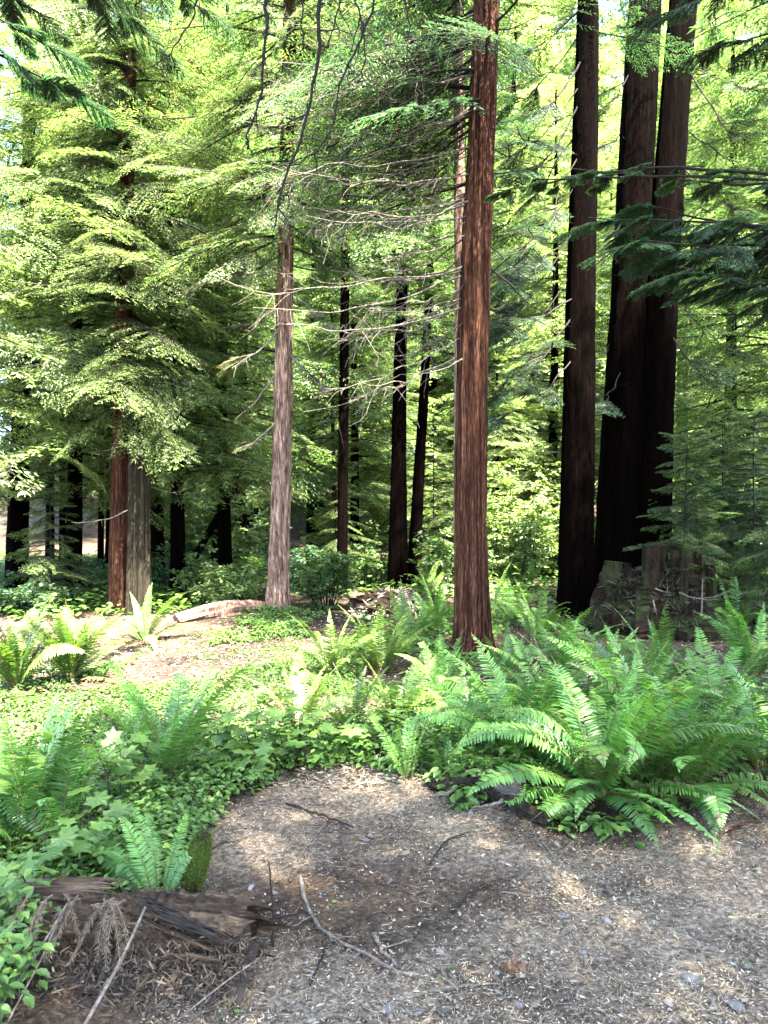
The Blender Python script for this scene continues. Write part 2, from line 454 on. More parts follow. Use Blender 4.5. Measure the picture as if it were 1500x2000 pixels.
TRAIL = [gp(*p) for p in [(240, 1325), (340, 1266), (520, 1214), (700, 1195), (860, 1190), (720, 1225), (600, 1252), (500, 1288), (380, 1322), (300, 1335)]]
TRAIL_NEAR = [gp(*p) for p in [(-200, 1500), (-200, 1425), (190, 1412), (350, 1385), (340, 1435), (200, 1478)]]
def dist_mask(poly, x, y, blur):
    acc = np.zeros(np.shape(x)); k = 0
    for dx in (-1, -.4, .4, 1):
        for dy in (-1, -.4, .4, 1):
            acc = acc + inpoly(x + dx * blur + .12 * vnoise(x, y, 5, 3), y + dy * blur + .12 * vnoise(x, y, 5, 4), poly); k += 1
    return acc / k
pm = dist_mask(PATH, GX, GY, .12); tm = np.maximum(dist_mask(TRAIL, GX, GY, .2), .8 * dist_mask(TRAIL_NEAR, GX, GY, .15))
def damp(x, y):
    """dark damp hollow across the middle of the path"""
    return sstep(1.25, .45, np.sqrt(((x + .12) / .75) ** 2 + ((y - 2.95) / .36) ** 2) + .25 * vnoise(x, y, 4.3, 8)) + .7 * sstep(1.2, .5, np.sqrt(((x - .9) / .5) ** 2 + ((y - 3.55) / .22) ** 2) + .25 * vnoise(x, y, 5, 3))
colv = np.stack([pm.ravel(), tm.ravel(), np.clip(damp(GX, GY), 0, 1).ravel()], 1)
m, nt, out = new_mat('forest_floor'); L = nt.links.new
tc = nd(nt, 'ShaderNodeTexCoord'); at = nd(nt, 'ShaderNodeAttribute', attribute_name='tint'); sp = nd(nt, 'ShaderNodeSeparateColor'); L(at.outputs['Color'], sp.inputs['Color'])
n1 = nd(nt, 'ShaderNodeTexNoise', i_Scale=38.0, i_Detail=8.0, i_Roughness=.72); L(tc.outputs['Object'], n1.inputs['Vector'])
n2 = nd(nt, 'ShaderNodeTexNoise', i_Scale=1.6, i_Detail=4.0); L(tc.outputs['Object'], n2.inputs['Vector'])
vo = nd(nt, 'ShaderNodeTexVoronoi', i_Scale=70.0); L(tc.outputs['Object'], vo.inputs['Vector'])
rd = ramp(nt, [(.32, (0.0112, 0.0074, 0.0050)), (.5, (0.0372, 0.0260, 0.0161)), (.66, (0.0806, 0.0558, 0.0372))])
rt = ramp(nt, [(.3, (0.0078, 0.0045, 0.0030)), (.5, (0.0188, 0.0116, 0.0076)), (.68, (0.0354, 0.0231, 0.0159))])
rpp = ramp(nt, [(.3, (0.0200, 0.0150, 0.0110)), (.48, (0.0916, 0.0724, 0.0525)), (.64, (0.2108, 0.1756, 0.1336)), (.75, (0.3025, 0.2631, 0.2074))])
for r in (rd, rt, rpp): L(n1.outputs['Fac'], r.inputs['Fac'])
m1 = nd(nt, 'ShaderNodeMix', data_type='RGBA'); L(sp.outputs['Green'], m1.inputs['Factor']); L(rd.outputs['Color'], m1.inputs['A']); L(rt.outputs['Color'], m1.inputs['B'])
m2 = nd(nt, 'ShaderNodeMix', data_type='RGBA'); L(sp.outputs['Red'], m2.inputs['Factor']); L(m1.outputs['Result'], m2.inputs['A']); L(rpp.outputs['Color'], m2.inputs['B'])
r4 = ramp(nt, [(.38, (.36, .32, .29)), (.58, (1.15, 1.1, 1.02))]); L(n2.outputs['Fac'], r4.inputs['Fac'])
m3 = nd(nt, 'ShaderNodeMix', data_type='RGBA', blend_type='MULTIPLY'); m3.inputs['Factor'].default_value = .8; L(m2.outputs['Result'], m3.inputs['A']); L(r4.outputs['Color'], m3.inputs['B'])
pb = nd(nt, 'ShaderNodeBsdfPrincipled'); pb.inputs['Roughness'].default_value = .95; pb.inputs['Specular IOR Level'].default_value = .15
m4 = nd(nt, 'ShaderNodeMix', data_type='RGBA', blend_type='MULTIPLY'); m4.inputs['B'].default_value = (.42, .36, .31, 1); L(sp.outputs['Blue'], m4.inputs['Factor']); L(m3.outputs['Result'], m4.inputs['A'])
L(m4.outputs['Result'], pb.inputs['Base Color'])
ad = nd(nt, 'ShaderNodeMath', operation='ADD'); L(n1.outputs['Fac'], ad.inputs[0]); L(vo.outputs['Distance'], ad.inputs[1])
bp = nd(nt, 'ShaderNodeBump'); bp.inputs['Strength'].default_value = .8; bp.inputs['Distance'].default_value = .02; L(ad.outputs[0], bp.inputs['Height']); L(bp.outputs['Normal'], pb.inputs['Normal'])
L(pb.outputs['BSDF'], out.inputs['Surface'])
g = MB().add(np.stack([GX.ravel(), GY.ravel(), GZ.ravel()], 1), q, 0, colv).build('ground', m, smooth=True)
tag(g, kind='structure')

#@@SECTIONS@@
# ------------------------------------------------------------------ named trees
def hero(name, d, rows, H, label, bark=M_BARK, seed=0, rough=.06, n=26, flare=.34, fl=.25, group=None):
    """trunk through photo rows (px, py, width) at distance d, carried on up to height H"""
    base = ap(rows[0][0], rows[0][1], d); gz = float(gh(base[0], base[1])); base[2] = gz - .06
    e = empty(name, base, 0, label, 'tree', group)
    P = []; R = []
    for px, py, wd in rows:
        p = ap(px, py, d); P.append(p - base); R.append(wd / 2 / F * d)
    P[0][2] = 0
    P = np.array(P); R = np.array(R)
    dz = P[-1] - P[-2]; sl_ = dz / dz[2]; rs = max((R[-2] - R[-1]) / dz[2], R[-1] / (H - P[-1][2]) * .8)
    extra = np.linspace(P[-1][2], H, 5)[1:]
    for z in extra:
        P = np.vstack([P, P[-1] + sl_ * (z - P[-1][2])]); R = np.append(R, max(.02, R[-1] - rs * (z - P[-2][2])))
    k = int(max(40, P[-1][2] / .14))
    zz = np.concatenate([np.linspace(0, .6, 8)[:-1], np.linspace(.6, P[-1][2], k)])
    Pc = np.stack([np.interp(zz, P[:, 2], P[:, 0]), np.interp(zz, P[:, 2], P[:, 1]), zz], 1)
    Rc = np.interp(zz, P[:, 2], R)
    V, fs = trunk_mesh(Pc, Rc, n, seed, rough, flare, fl)
    MB().add(V, fs).build('trunk', bark, e, smooth=True)
    def axis_at(z): return np.array([np.interp(z, zz, Pc[:, 0]), np.interp(z, zz, Pc[:, 1]), z]), float(np.interp(z, zz, Rc))
    return e, axis_at, base

def dead_branch(rng, A, B, r0, sub=6, sag=.06, crook=.05, pal=None, twl=.5):
    A = np.asarray(A, float); B = np.asarray(B, float); L = np.linalg.norm(B - A)
    t = np.linspace(0, 1, 9)[:, None]
    P = A * (1 - t) + B * t + np.array([0, 0, 1.0]) * (-sag * L * 4 * t * (1 - t)) + rng.normal(0, crook * L * .25, (9, 3)) * np.minimum(1, t * 4)
    P[0] = A; P = smooth_path(P, 18); mb = MB()
    V, fs = tube(P, np.linspace(r0, r0 * .22, 18) * (1 + .12 * rng.standard_normal(18)), 6); mb.add(V, fs)
    for i in range(sub):
        s = rng.uniform(.2, .98); b = P[int(s * 17)]
        dirv = norm((B - A) / L + rng.normal(0, .75, 3) + np.array([0, 0, -.25]))
        l = twl * L * rng.uniform(.12, .5) * (1.2 - s * .6)
        tt = np.linspace(0, 1, 6)[:, None]
        Q = b + dirv * l * tt + np.array([0, 0, -.25]) * l * tt ** 2 + rng.normal(0, .04 * l, (6, 3)) * tt
        r1 = max(.0022, r0 * .32 * (1 - .5 * s))
        V, fs = tube(Q, np.linspace(r1, r1 * .4, 6), 4); mb.add(V, fs)
        if rng.random() < .5:
            dq = norm(dirv + rng.normal(0, .8, 3)); Q2 = Q[3] + dq * l * .5 * tt
            V, fs = tube(Q2, np.linspace(r1 * .6, r1 * .3, 6), 3); mb.add(V, fs)
    return mb, P

def hang_foliage(mb, rng, P, pal, lod=1, n=6, L=(.5, 1.0), brown=.1, s0=.35):
    for i in range(n):
        s = rng.uniform(s0, 1); b = P[int(s * (len(P) - 1))]
        t = norm(P[-1] - P[0]); az = math.atan2(t[1], t[0]) + rng.choice([-1, 1]) * rng.uniform(.3, 1.1)
        add_branch(mb, rng, b, az, rng.uniform(-.6, .1), rng.uniform(*L), lod, pal, brown=brown, roll=rng.normal(0, .3))

def hero_branches(e, axis_at, base, d, table, mat, seed, dr=(-.9, .9), r=(.012, .024), foliage=None, sub=6, twl=.5):
    rng = np.random.default_rng(seed)
    for (py0, px1, py1) in table:
        z = HC - (py0 - 1000) / F * d - base[2]; A, rr = axis_at(z)
        dd = d + rng.uniform(*dr)
        B = ap(px1, py1, dd) - base
        v = norm(B - A); A2 = A + np.array([v[0], v[1], 0]) * rr * .7
        mb, P = dead_branch(rng, A2, B, rng.uniform(*r), sub=sub, twl=twl)
        mats = [mat]
        if foliage:
            f = MB(); hang_foliage(f, rng, P, foliage[0], foliage[1], int(rng.integers(*foliage[2])), foliage[3], brown=foliage[4])
            # needles first, wood second
            f.MI = [np.where(mm == 0, 2, 0) for mm in f.MI]
            mb.merge(f); mats = [mat, mat, M_NEEDLE]
        mb.build('branch', mats, e, smooth=False)

def hero_crown(e, rng, axis_at, z0, z1, R, nb, lod, pal, brown=.05, low=.8, azf=None):
    mb = MB()
    for i in range(nb):
        t = (i + rng.random()) / nb; z = z0 + (z1 - z0) * t
        A, rr = axis_at(z)
        L = R * (1 - .65 * t) * rng.uniform(.7, 1.15) * (low + (1 - low) * min(1, 4 * t))
        az = i * 2.399 + rng.uniform(-.6, .6) if azf is None else azf(rng)
        add_branch(mb, rng, A, az, rng.uniform(-.35, .15), L, lod, pal, brown=brown, roll=rng.normal(0, .25))
    mb.build('crown', [M_NEEDLE, M_DTWIG], e)

rg = np.random.default_rng(21)
# centre trunk with its dead pale branches
e, ax_, b_ = hero('redwood_tree', 7.75, [(926, 1288, 72), (923, 1180, 66), (920, 1000, 61), (924, 700, 60), (930, 500, 57), (937, 350, 54), (945, 150, 51), (950, 0, 50)], 15,
    'straight reddish redwood trunk with sun patches standing among the ferns, pale dead branches reaching left', M_BARK, 3, rough=.085, flare=.36, fl=.24, n=64)
hero_branches(e, ax_, b_, 7.75, [(25, 600, 55), (60, 520, 40), (88, 560, 195), (118, 470, 245), (150, 640, 140), (192, 600, 335), (215, 700, 300), (345, 520, 318), (352, 640, 342), (300, 720, 340),
    (372, 640, 470), (400, 600, 430), (430, 690, 520), (515, 690, 545), (520, 400, 545), (560, 690, 602), (600, 560, 640), (655, 640, 760), (690, 590, 800), (700, 720, 745)], M_TWIG, 31, (-1.0, .6), (.007, .014), sub=14, twl=.6)
hero_branches(e, ax_, b_, 7.75, [(70, 660, 150), (135, 690, 250), (180, 720, 200), (260, 640, 380), (280, 700, 420), (330, 560, 420), (460, 620, 600), (490, 700, 640), (545, 740, 690), (630, 700, 720), (20, 560, 150), (45, 700, 20)], M_DTWIG, 32, (-1.2, .6), (.006, .011), sub=10, twl=.6)
hero_branches(e, ax_, b_, 7.75, [(a + 18 * math.sin(7 * i), b + 45 * math.sin(5 * i), c + 30 * math.sin(3 * i)) for i, (a, b, c) in enumerate([(25, 600, 85), (60, 520, 110), (88, 590, 205), (118, 500, 205), (150, 640, 180), (192, 600, 285), (240, 680, 290), (300, 520, 338), (352, 600, 372), (385, 700, 400), (410, 620, 450), (470, 690, 500), (515, 560, 560), (570, 690, 622), (610, 600, 690)])], M_TWIG, 37, (-1.0, .4), (.006, .011), sub=12, twl=.6)
hero_branches(e, ax_, b_, 7.75, [(a + 26 * math.sin(11 * i + 2), b + 70 * math.sin(4 * i + 1), c + 45 * math.sin(8 * i)) for i, (a, b, c) in enumerate([(25, 600, 85), (60, 520, 110), (88, 590, 205), (118, 500, 205), (150, 640, 180), (192, 600, 285), (240, 680, 290), (300, 520, 338), (352, 600, 372), (385, 700, 400), (410, 620, 450), (470, 690, 500), (515, 560, 560), (570, 690, 622), (610, 600, 690)])], M_TWIG, 39, (-1.0, .4), (.006, .011), sub=12, twl=.6)
hero_branches(e, ax_, b_, 7.75, [(60, 1080, 10), (240, 1090, 180), (340, 1085, 310), (512, 1120, 640), (600, 1060, 560)], M_DTWIG, 33, (-.5, .8), (.009, .014), sub=5)
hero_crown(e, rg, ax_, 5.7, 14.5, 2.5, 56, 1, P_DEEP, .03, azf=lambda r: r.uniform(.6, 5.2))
fm = MB()
for i in range(20):
    A, rr = ax_(rg.uniform(5.0, 7.8)); add_branch(fm, rg, A, 2.65 + rg.normal(0, .3), rg.uniform(-.2, .12), rg.uniform(1.6, 2.9), 1, [P_DEEP, P_MID][i % 2], brown=.12, roll=rg.normal(0, .3))
fm.build('crown', [M_NEEDLE, M_DTWIG], e)
hero_branches(e, ax_, b_, 7.75, [(a, b, c) for a, b, c in [(20, 1060, 60), (110, 1100, 150), (170, 1060, 130), (290, 1090, 330), (420, 1075, 470), (470, 1060, 560), (560, 1080, 640)]], M_DTWIG, 36, (-.3, 1.0), (.005, .009), sub=9, twl=.6)
# slim stem behind it
e, ax_, b_ = hero('slender_redwood', 8.5, [(905, 1262, 30), (898, 1000, 26), (899, 600, 23), (897, 300, 21), (893, 0, 20)], 12,
    'slim grey stem close behind the straight centre redwood trunk', M_BARKL, 4, n=16)
hero_branches(e, ax_, b_, 8.5, [(80, 700, 60), (280, 690, 240), (460, 760, 470), (640, 740, 700)], M_TWIG, 35, (-.5, .9), (.008, .014))
hero_crown(e, rg, ax_, 7.6, 11.8, 1.6, 14, 1, P_MID, .03)
# sunlit shaggy tree left of the middle
e, ax_, b_ = hero('shaggy_redwood', 10.3, [(541, 1222, 46), (543, 1130, 40), (547, 1000, 38), (552, 800, 35), (556, 560, 32), (560, 380, 30), (566, 0, 24)], 14,
    'sunlit trunk with shaggy pale peeling bark at the end of the dirt trail', M_BARKL, 9, rough=.09, flare=.18, fl=.3, n=40)
hero_branches(e, ax_, b_, 10.3, [(515, 720, 520), (528, 350, 540), (500, 430, 520), (560, 660, 640), (640, 450, 720), (690, 640, 760), (720, 480, 800), (800, 620, 900), (820, 470, 880), (600, 440, 640), (450, 660, 440), (400, 700, 400), (420, 420, 400)],
    M_TWIG, 41, (-1.3, .8), (.010, .018), (P_BROWN[:1] + P_MID, 1, (1, 3), (.2, .5), .3), sub=9, twl=.6)
hero_crown(e, rg, ax_, 4.9, 13.5, 2.3, 46, 1, P_MID, .16, azf=lambda r: r.uniform(.1, 4.1))
fm = MB()
for i in range(70):
    z_ = rg.uniform(5.0, 9.6); A, rr = ax_(z_); add_branch(fm, rg, A, rg.uniform(-2.8, -.3) if z_ > 5.5 else rg.choice([rg.uniform(-2.8, -1.8), rg.uniform(-.4, .3)]), rg.uniform(-.75, -.1), rg.uniform(.7, 1.7), 1, P_MID, brown=.25, roll=rg.normal(0, .3))
fm.build('crown', [M_NEEDLE, M_DTWIG], e)
# dark trunks on the right
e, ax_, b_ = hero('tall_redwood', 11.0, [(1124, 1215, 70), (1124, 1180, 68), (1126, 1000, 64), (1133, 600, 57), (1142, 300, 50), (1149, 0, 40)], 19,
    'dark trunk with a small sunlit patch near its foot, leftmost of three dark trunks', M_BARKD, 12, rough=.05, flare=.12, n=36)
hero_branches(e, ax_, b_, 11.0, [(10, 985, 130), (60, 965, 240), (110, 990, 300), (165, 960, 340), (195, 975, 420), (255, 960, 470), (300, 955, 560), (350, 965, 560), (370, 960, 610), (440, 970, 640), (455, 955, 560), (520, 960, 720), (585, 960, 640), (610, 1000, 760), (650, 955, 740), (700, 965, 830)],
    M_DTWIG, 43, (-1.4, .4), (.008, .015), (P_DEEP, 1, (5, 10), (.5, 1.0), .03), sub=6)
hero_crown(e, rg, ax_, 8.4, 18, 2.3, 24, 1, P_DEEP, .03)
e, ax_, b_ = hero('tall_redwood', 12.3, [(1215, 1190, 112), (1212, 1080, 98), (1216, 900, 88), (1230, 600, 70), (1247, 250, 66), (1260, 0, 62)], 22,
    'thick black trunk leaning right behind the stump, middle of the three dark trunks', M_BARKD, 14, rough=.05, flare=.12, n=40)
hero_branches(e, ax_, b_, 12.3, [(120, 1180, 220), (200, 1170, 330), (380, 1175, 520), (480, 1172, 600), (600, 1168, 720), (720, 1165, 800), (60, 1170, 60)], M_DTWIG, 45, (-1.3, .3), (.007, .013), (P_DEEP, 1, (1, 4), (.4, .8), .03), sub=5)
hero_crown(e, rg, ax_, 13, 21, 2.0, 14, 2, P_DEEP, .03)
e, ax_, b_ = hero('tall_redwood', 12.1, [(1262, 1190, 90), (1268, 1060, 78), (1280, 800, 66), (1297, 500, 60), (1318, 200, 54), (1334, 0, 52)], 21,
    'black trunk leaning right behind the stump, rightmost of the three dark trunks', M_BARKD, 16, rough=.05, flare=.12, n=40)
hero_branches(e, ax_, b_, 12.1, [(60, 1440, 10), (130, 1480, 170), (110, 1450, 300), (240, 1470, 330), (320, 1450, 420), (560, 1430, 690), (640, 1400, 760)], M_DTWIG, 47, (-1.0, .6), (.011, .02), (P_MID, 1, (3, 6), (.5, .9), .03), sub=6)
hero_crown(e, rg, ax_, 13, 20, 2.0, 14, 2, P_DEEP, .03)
# left group
LT = [
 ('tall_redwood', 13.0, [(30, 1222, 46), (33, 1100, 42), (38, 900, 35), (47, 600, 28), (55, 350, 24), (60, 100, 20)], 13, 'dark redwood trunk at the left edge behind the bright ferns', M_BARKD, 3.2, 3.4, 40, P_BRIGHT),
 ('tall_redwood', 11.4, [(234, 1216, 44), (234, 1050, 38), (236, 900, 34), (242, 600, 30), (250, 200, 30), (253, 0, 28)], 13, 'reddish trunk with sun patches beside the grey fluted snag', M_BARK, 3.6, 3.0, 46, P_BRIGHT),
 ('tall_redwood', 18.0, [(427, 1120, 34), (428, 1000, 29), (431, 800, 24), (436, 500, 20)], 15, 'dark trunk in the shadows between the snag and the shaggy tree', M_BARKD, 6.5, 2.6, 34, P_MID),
 ('tall_redwood', 15.0, [(776, 1152, 40), (777, 1050, 36), (779, 900, 30), (782, 700, 25), (786, 550, 21)], 15, 'dark straight trunk behind the low debris mound', M_BARKD, 5.2, 2.2, 34, P_MID),
 ('tall_redwood', 15.6, [(808, 1148, 30), (812, 1050, 25), (820, 900, 21), (829, 750, 18), (836, 600, 15)], 14, 'thin dark trunk leaning right just beside the straight one behind the mound', M_BARKD, 4.6, 1.9, 30, P_MID),
 ('tall_redwood', 24.0, [(607, 1095, 20), (608, 950, 17), (610, 800, 14), (612, 600, 11)], 15, 'distant dark trunk showing just right of the shaggy tree', M_BARKD, 5, 2.4, 32, P_MID),
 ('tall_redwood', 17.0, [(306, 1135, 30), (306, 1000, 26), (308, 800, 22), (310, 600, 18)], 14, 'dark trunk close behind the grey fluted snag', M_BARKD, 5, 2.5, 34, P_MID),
 ('tall_redwood', 17.5, [(97, 1130, 18), (98, 1000, 16), (100, 800, 13)], 13, 'thin dark trunk next to the left edge trunk', M_BARKD, 4.4, 2.6, 34, P_BRIGHT),
 ('tall_redwood', 16.5, [(146, 1135, 17), (145, 1000, 15), (148, 800, 12)], 12, 'thin reddish trunk midway between the left edge trunk and the snag', M_BARK, 4.0, 2.4, 34, P_BRIGHT),
 ('tall_redwood', 19.0, [(122, 1120, 13), (121, 1000, 11), (122, 800, 9)], 12, 'thinnest dark stem in the shaded stand at the left', M_BARKD, 5.0, 2.2, 28, P_MID),
 ('tall_redwood', 19.0, [(196, 1122, 13), (198, 1000, 11), (200, 800, 9)], 13, 'thin dark stem just left of the reddish trunk by the snag', M_BARKD, 5.0, 2.2, 28, P_MID),
 ('tall_redwood', 20.0, [(336, 1115, 13), (337, 1000, 11), (338, 800, 9)], 13, 'thin dark stem right of the grey snag', M_BARKD, 5.2, 2.2, 28, P_MID),
 ('tall_redwood', 22.0, [(470, 1105, 26), (471, 950, 22), (474, 800, 18)], 15, 'dim trunk left of the shaggy tree, deep in shadow', M_BARKD, 5.0, 2.6, 32, P_MID),
 ('tall_redwood', 20.0, [(655, 1118, 9), (652, 950, 8), (650, 800, 7)], 10, 'thin upright stem right of the leafy bush behind the shaggy tree', M_BARK, 4.6, 1.6, 24, P_BRIGHT),
]
for (nm, d, rows, H, lab, bark, cz, cr, nb, pal) in LT:
    e, ax_, b_ = hero(nm, d, rows, H, lab, bark, int(rows[0][0]), rough=.06, n=18, flare=.15)
    hero_crown(e, rg, ax_, cz, H - .4, cr, nb * 2, 1 if d < 14 else 2, pal, .06)
    if d < 14:
        cm = MB()
        for i in range(64 if d < 12 else 5):
            z = rg.uniform(3.3, 9.8); A, rr = ax_(z); add_branch(cm, rg, A, rg.normal(-1.57, .7), rg.uniform(-.55, -.05), rg.uniform(1.1, 2.3), 1, P_BRIGHT, brown=.06, roll=rg.normal(0, .35))
        cm.build('crown', [M_NEEDLE, M_DTWIG], e)
# leaning dead pole in the shade
P0 = ap(352, 1100, 17.5); P1 = ap(408, 1005, 16.5); P1 = P1 + (P1 - P0) * 1.2
gz = float(gh(P0[0], P0[1]))
e = empty('leaning_tree', (P0[0], P0[1], gz), 0, 'dark leaning pole between the snag and the shaggy tree', 'dead tree')
Q = np.array([[0, 0, -.1], P1 - P0]); V, fs = tube(smooth_path(Q, 10), np.linspace(.10, .06, 10), 10); MB().add(V, fs).build('trunk', M_BARKD, e, smooth=True)
dead_branch(np.random.default_rng(3), (P1 - P0) * .6, (P1 - P0) * .6 + np.array([.5, 0, .7]), .025)[0].build('branch', M_DTWIG, e)
# grey fluted snag
d = 11.1; b_ = ap(269, 1218, d); b_[2] = float(gh(b_[0], b_[1])) - .05
e = empty('dead_snag', b_, 0, 'grey fluted dead snag joined to the side of the reddish trunk', 'dead tree')
zz = np.linspace(0, 3.0, 40); rngs = np.random.default_rng(5); ph = rngs.uniform(0, 6, 40)
V, fs = tube(np.stack([.02 * np.sin(zz), 0 * zz, zz], 1), np.linspace(.165, .125, 40), 44,
             lambda th, i, p: 1 + .10 * np.sin(16 * th + .4 * np.sin(p[:, 2:3] * 1.2)) + .08 * np.sin(9 * th + 2 + .3 * p[:, 2:3]) + .05 * np.sin(27 * th + p[:, 2:3]), cap=False)
V[-44:, 2] += .30 * rngs.standard_normal(44)
MB().add(V, fs).build('trunk', M_SNAG, e)
for k in range(4):
    a = rngs.uniform(0, 6); z = rngs.uniform(1.3, 2.7); A = np.array([.13 * math.cos(a), .13 * math.sin(a), z])
    dead_branch(rngs, A, A + np.array([math.cos(a) * .8, math.sin(a) * .8, rngs.uniform(-.3, .3)]), .012)[0].build('branch', M_TWIG, e)

# ------------------------------------------------------------------ forest behind
protoB = [proto_tree('redwood_tree', 50 + k, 12, .15, 2.3, 11.9, 3.0, 140, 2, [P_BRIGHT, P_MID, P_BRIGHT][k], M_BARKD, .06, low=.8) for k in range(3)]
P_FAR_SUNNED = [(0.0860, 0.1302, 0.0405), (0.1376, 0.1860, 0.0630), (0.2064, 0.2604, 0.1080)]  # far foliage, sunlight put into the pale leaf colours
protoC = [proto_tree('redwood_tree', 60 + k, 20, .22, 1.6, 19.8, 3.6, 190, 3, [P_FAR_SUNNED, P_BRIGHT, P_FAR_SUNNED][k], M_BARKD, .04, low=.7) for k in range(3)]
protoS = [proto_tree('redwood_sapling', 70 + k, 4.2, .035, .4, 4.15, 1.5, 70, 1, [P_BRIGHT, P_MID][k], M_DTWIG, .03, low=.8, n=8) for k in range(2)]
used = set()
def plant(kind, k, x, y, sc, label, cat='tree', group=None, sz=None):
    pr = {'B': protoB, 'C': protoC, 'S': protoS}[kind][k]
    key = (kind, k); first = key not in used; used.add(key)
    return place(pr, first, x, y, sc, rg.uniform(0, 6.28), (rg.normal(0, .015), rg.normal(0, .015)), label, cat, group, sz=sz)
# leafy trees of the left middle distance: (px, dist, proto, scale)
for (px, d, k, sc, lab) in [(-260, 10.2, 0, .95, 'leafy redwood cut by the left edge with low bright sprays'), (140, 12.6, 2, .95, 'bushy redwood whose bright sprays hang over the thin trunks at the left'),
                            (345, 12.8, 0, .9, 'bushy bright redwood rising behind the grey snag'), (440, 14.2, 1, .95, 'bushy redwood left of the shaggy tree'),
                            (-20, 16.5, 1, .85, 'tall leafy redwood behind the left edge trunk'), (220, 18.5, 2, 1.3, 'tall leafy redwood high behind the snag')]:
    plant('B', k, (px - 750) / F * d, d, sc, lab)
# right background stand
for (px, d, kd, k, sc, lab) in [(1000, 24.0, 'B', 2, .9, 'bright leafy redwood filling the gap right of the centre trunk'), (1430, 15.5, 'B', 0, 1.1, 'leafy bright redwood right of the three dark trunks'),
                                (1590, 13.5, 'B', 1, 1.1, 'leafy redwood cut by the right edge'), (1330, 20, 'B', 2, 1.3, 'sunlit redwood seen past the rightmost dark trunk'),
                                (1080, 22, 'B', 0, 1.2, 'pale sunlit redwood seen between the centre trunk and the dark trunks'), (690, 20, 'B', 1, .95, 'light leafy redwood between the shaggy tree and the pair of dark trunks')]:
    plant(kd, k, (px - 750) / F * d, d, sc, lab)
for (px, d, k, sc, lab) in [(985, 27, 0, 1.1, 'tall bright redwood far behind, just right of the centre trunk'), (1060, 31, 1, 1.25, 'tall pale redwood far behind, seen between the centre trunk and the three dark trunks'), (1185, 29, 2, 1.15, 'tall redwood far behind, showing between the dark trunks'),
    (840, 28, 1, 1.2, 'tall redwood far behind, left of the slim grey stem'), (620, 30, 0, 1.25, 'tall redwood far behind, right of the shaggy tree'), (480, 33, 2, 1.3, 'tall redwood far behind, left of the shaggy tree')]:
    plant('C', k, (px - 750) / F * d, d, sc, lab)
GF = 'redwoods of the forest behind the clearing'
LF = 'sunlit redwood with feathery green crown in the forest behind the clearing'
for row, (d0, d1, n, kd, s0, s1) in enumerate([(19, 24, 9, 'B', .5, .8), (25, 32, 12, 'B', .85, 1.25), (32, 42, 13, 'C', .75, 1.05), (40, 50, 15, 'C', 1.15, 1.5), (50, 64, 20, 'C', 1.5, 2.1)]):
    for i in range(n):
        d = rg.uniform(d0, d1); x = ((i + rg.uniform(.2, .8)) / n - .5) * d * 1.35
        if d > 31 and x / d < -.44: continue
        plant(kd, int(rg.integers(3)), x, d, rg.uniform(s0, s1), LF, 'tree', GF)
for (px, d, k, sc, lab) in [(1335, 9.6, 1, .62, 'slender dark sapling with airy sprays right of the stump'), (1415, 11.5, 1, .75, 'dark leafy sapling in the thicket behind the stump'), (1062, 19.5, 0, .8, 'small bright sapling with drooping tips far back beside the leftmost dark trunk'),
                            (1475, 10.2, 1, .7, 'dark sapling at the right edge above the ferns'), (660, 15.5, 0, .7, 'light young sapling behind the leafy bush'), (100, 11.8, 0, .6, 'low dark sapling among the thin left trunks'),
                            (1570, 9.0, 1, .7, 'dark sapling cut by the right edge of the view'), (850, 17, 0, .9, 'light young sapling right of the pair of dark trunks')]:
    plant('S', k, (px - 750) / F * d, d, sc, lab, 'sapling')
# unseen trees added beside and behind the viewer, crowns placed to cast shade
def shade_tree(x, y, r, H, z0, R, nb, lab, lod=2, pal=P_DEEP, azr=None):
    """redwood added outside the view, its crown placed to block the sun"""
    e = empty('redwood_tree', (x, y, float(gh(x, y)) - .03), 0, lab, 'tree'); k = 30; zz = np.linspace(0, H, k)
    V, fs = trunk_mesh(np.stack([0 * zz, 0 * zz, zz], 1), np.linspace(r, r * .15, k), 20, int(abs(x) * 31 + 5)); MB().add(V, fs).build('trunk', M_BARKD, e, smooth=True)
    crown_mb(rg, z0, H - .2, R, nb, lod, pal, .03, low=.9, azr=azr).build('crown', [M_NEEDLE, M_DTWIG], e)
    return e
shade_tree(-.3, -2.3, .22, 15, 4.8, 2.6, 90, 'unseen redwood added close behind the viewer to shade the path')
shade_tree(4.5, 1.0, .25, 16, 5.4, 2.6, 76, 'unseen redwood added right of the path beside the viewer for its shade')
shade_tree(-2.4, -3.3, .22, 14, 4.6, 2.6, 80, 'unseen redwood added behind the viewer on the left for its shade')
shade_tree(6.6, 3.6, .28, 17, 4.2, 2.8, 100, 'unseen redwood added right of the big fern bed for its shade')
shade_tree(6.4, 7.6, .28, 14, 7.4, 2.9, 90, 'tall redwood added far right of the stump to shade the dark trunks')
shade_tree(4.4, 2.6, .24, 13, 7.5, 4.6, 15, 'unseen redwood added right of the path, long limbs set to dapple the trail', azr=(2.3, 3.0))
shade_tree(3.4, -1.2, .22, 15, 5.0, 2.2, 48, 'unseen redwood added behind the viewer at the right to shade the path')
shade_tree(9.0, 6.6, .28, 20, 8, 2.8, 60, 'tall unseen redwood added furthest right of the stump for its shade')
for (px, d, kd, k, sc, lab) in [(690, 14.5, 'C', 1, .72, 'redwood with dark green crown filling the top of the photo left of the centre trunk')]:
    pass
e, ax_, b_ = hero('tall_redwood', 14.0, [(668, 1160, 22), (670, 900, 19), (674, 500, 17)], 15, 'thin trunk with high crown midway between the shaggy tree and the dark pair', M_BARKD, 77, n=14, flare=.15)
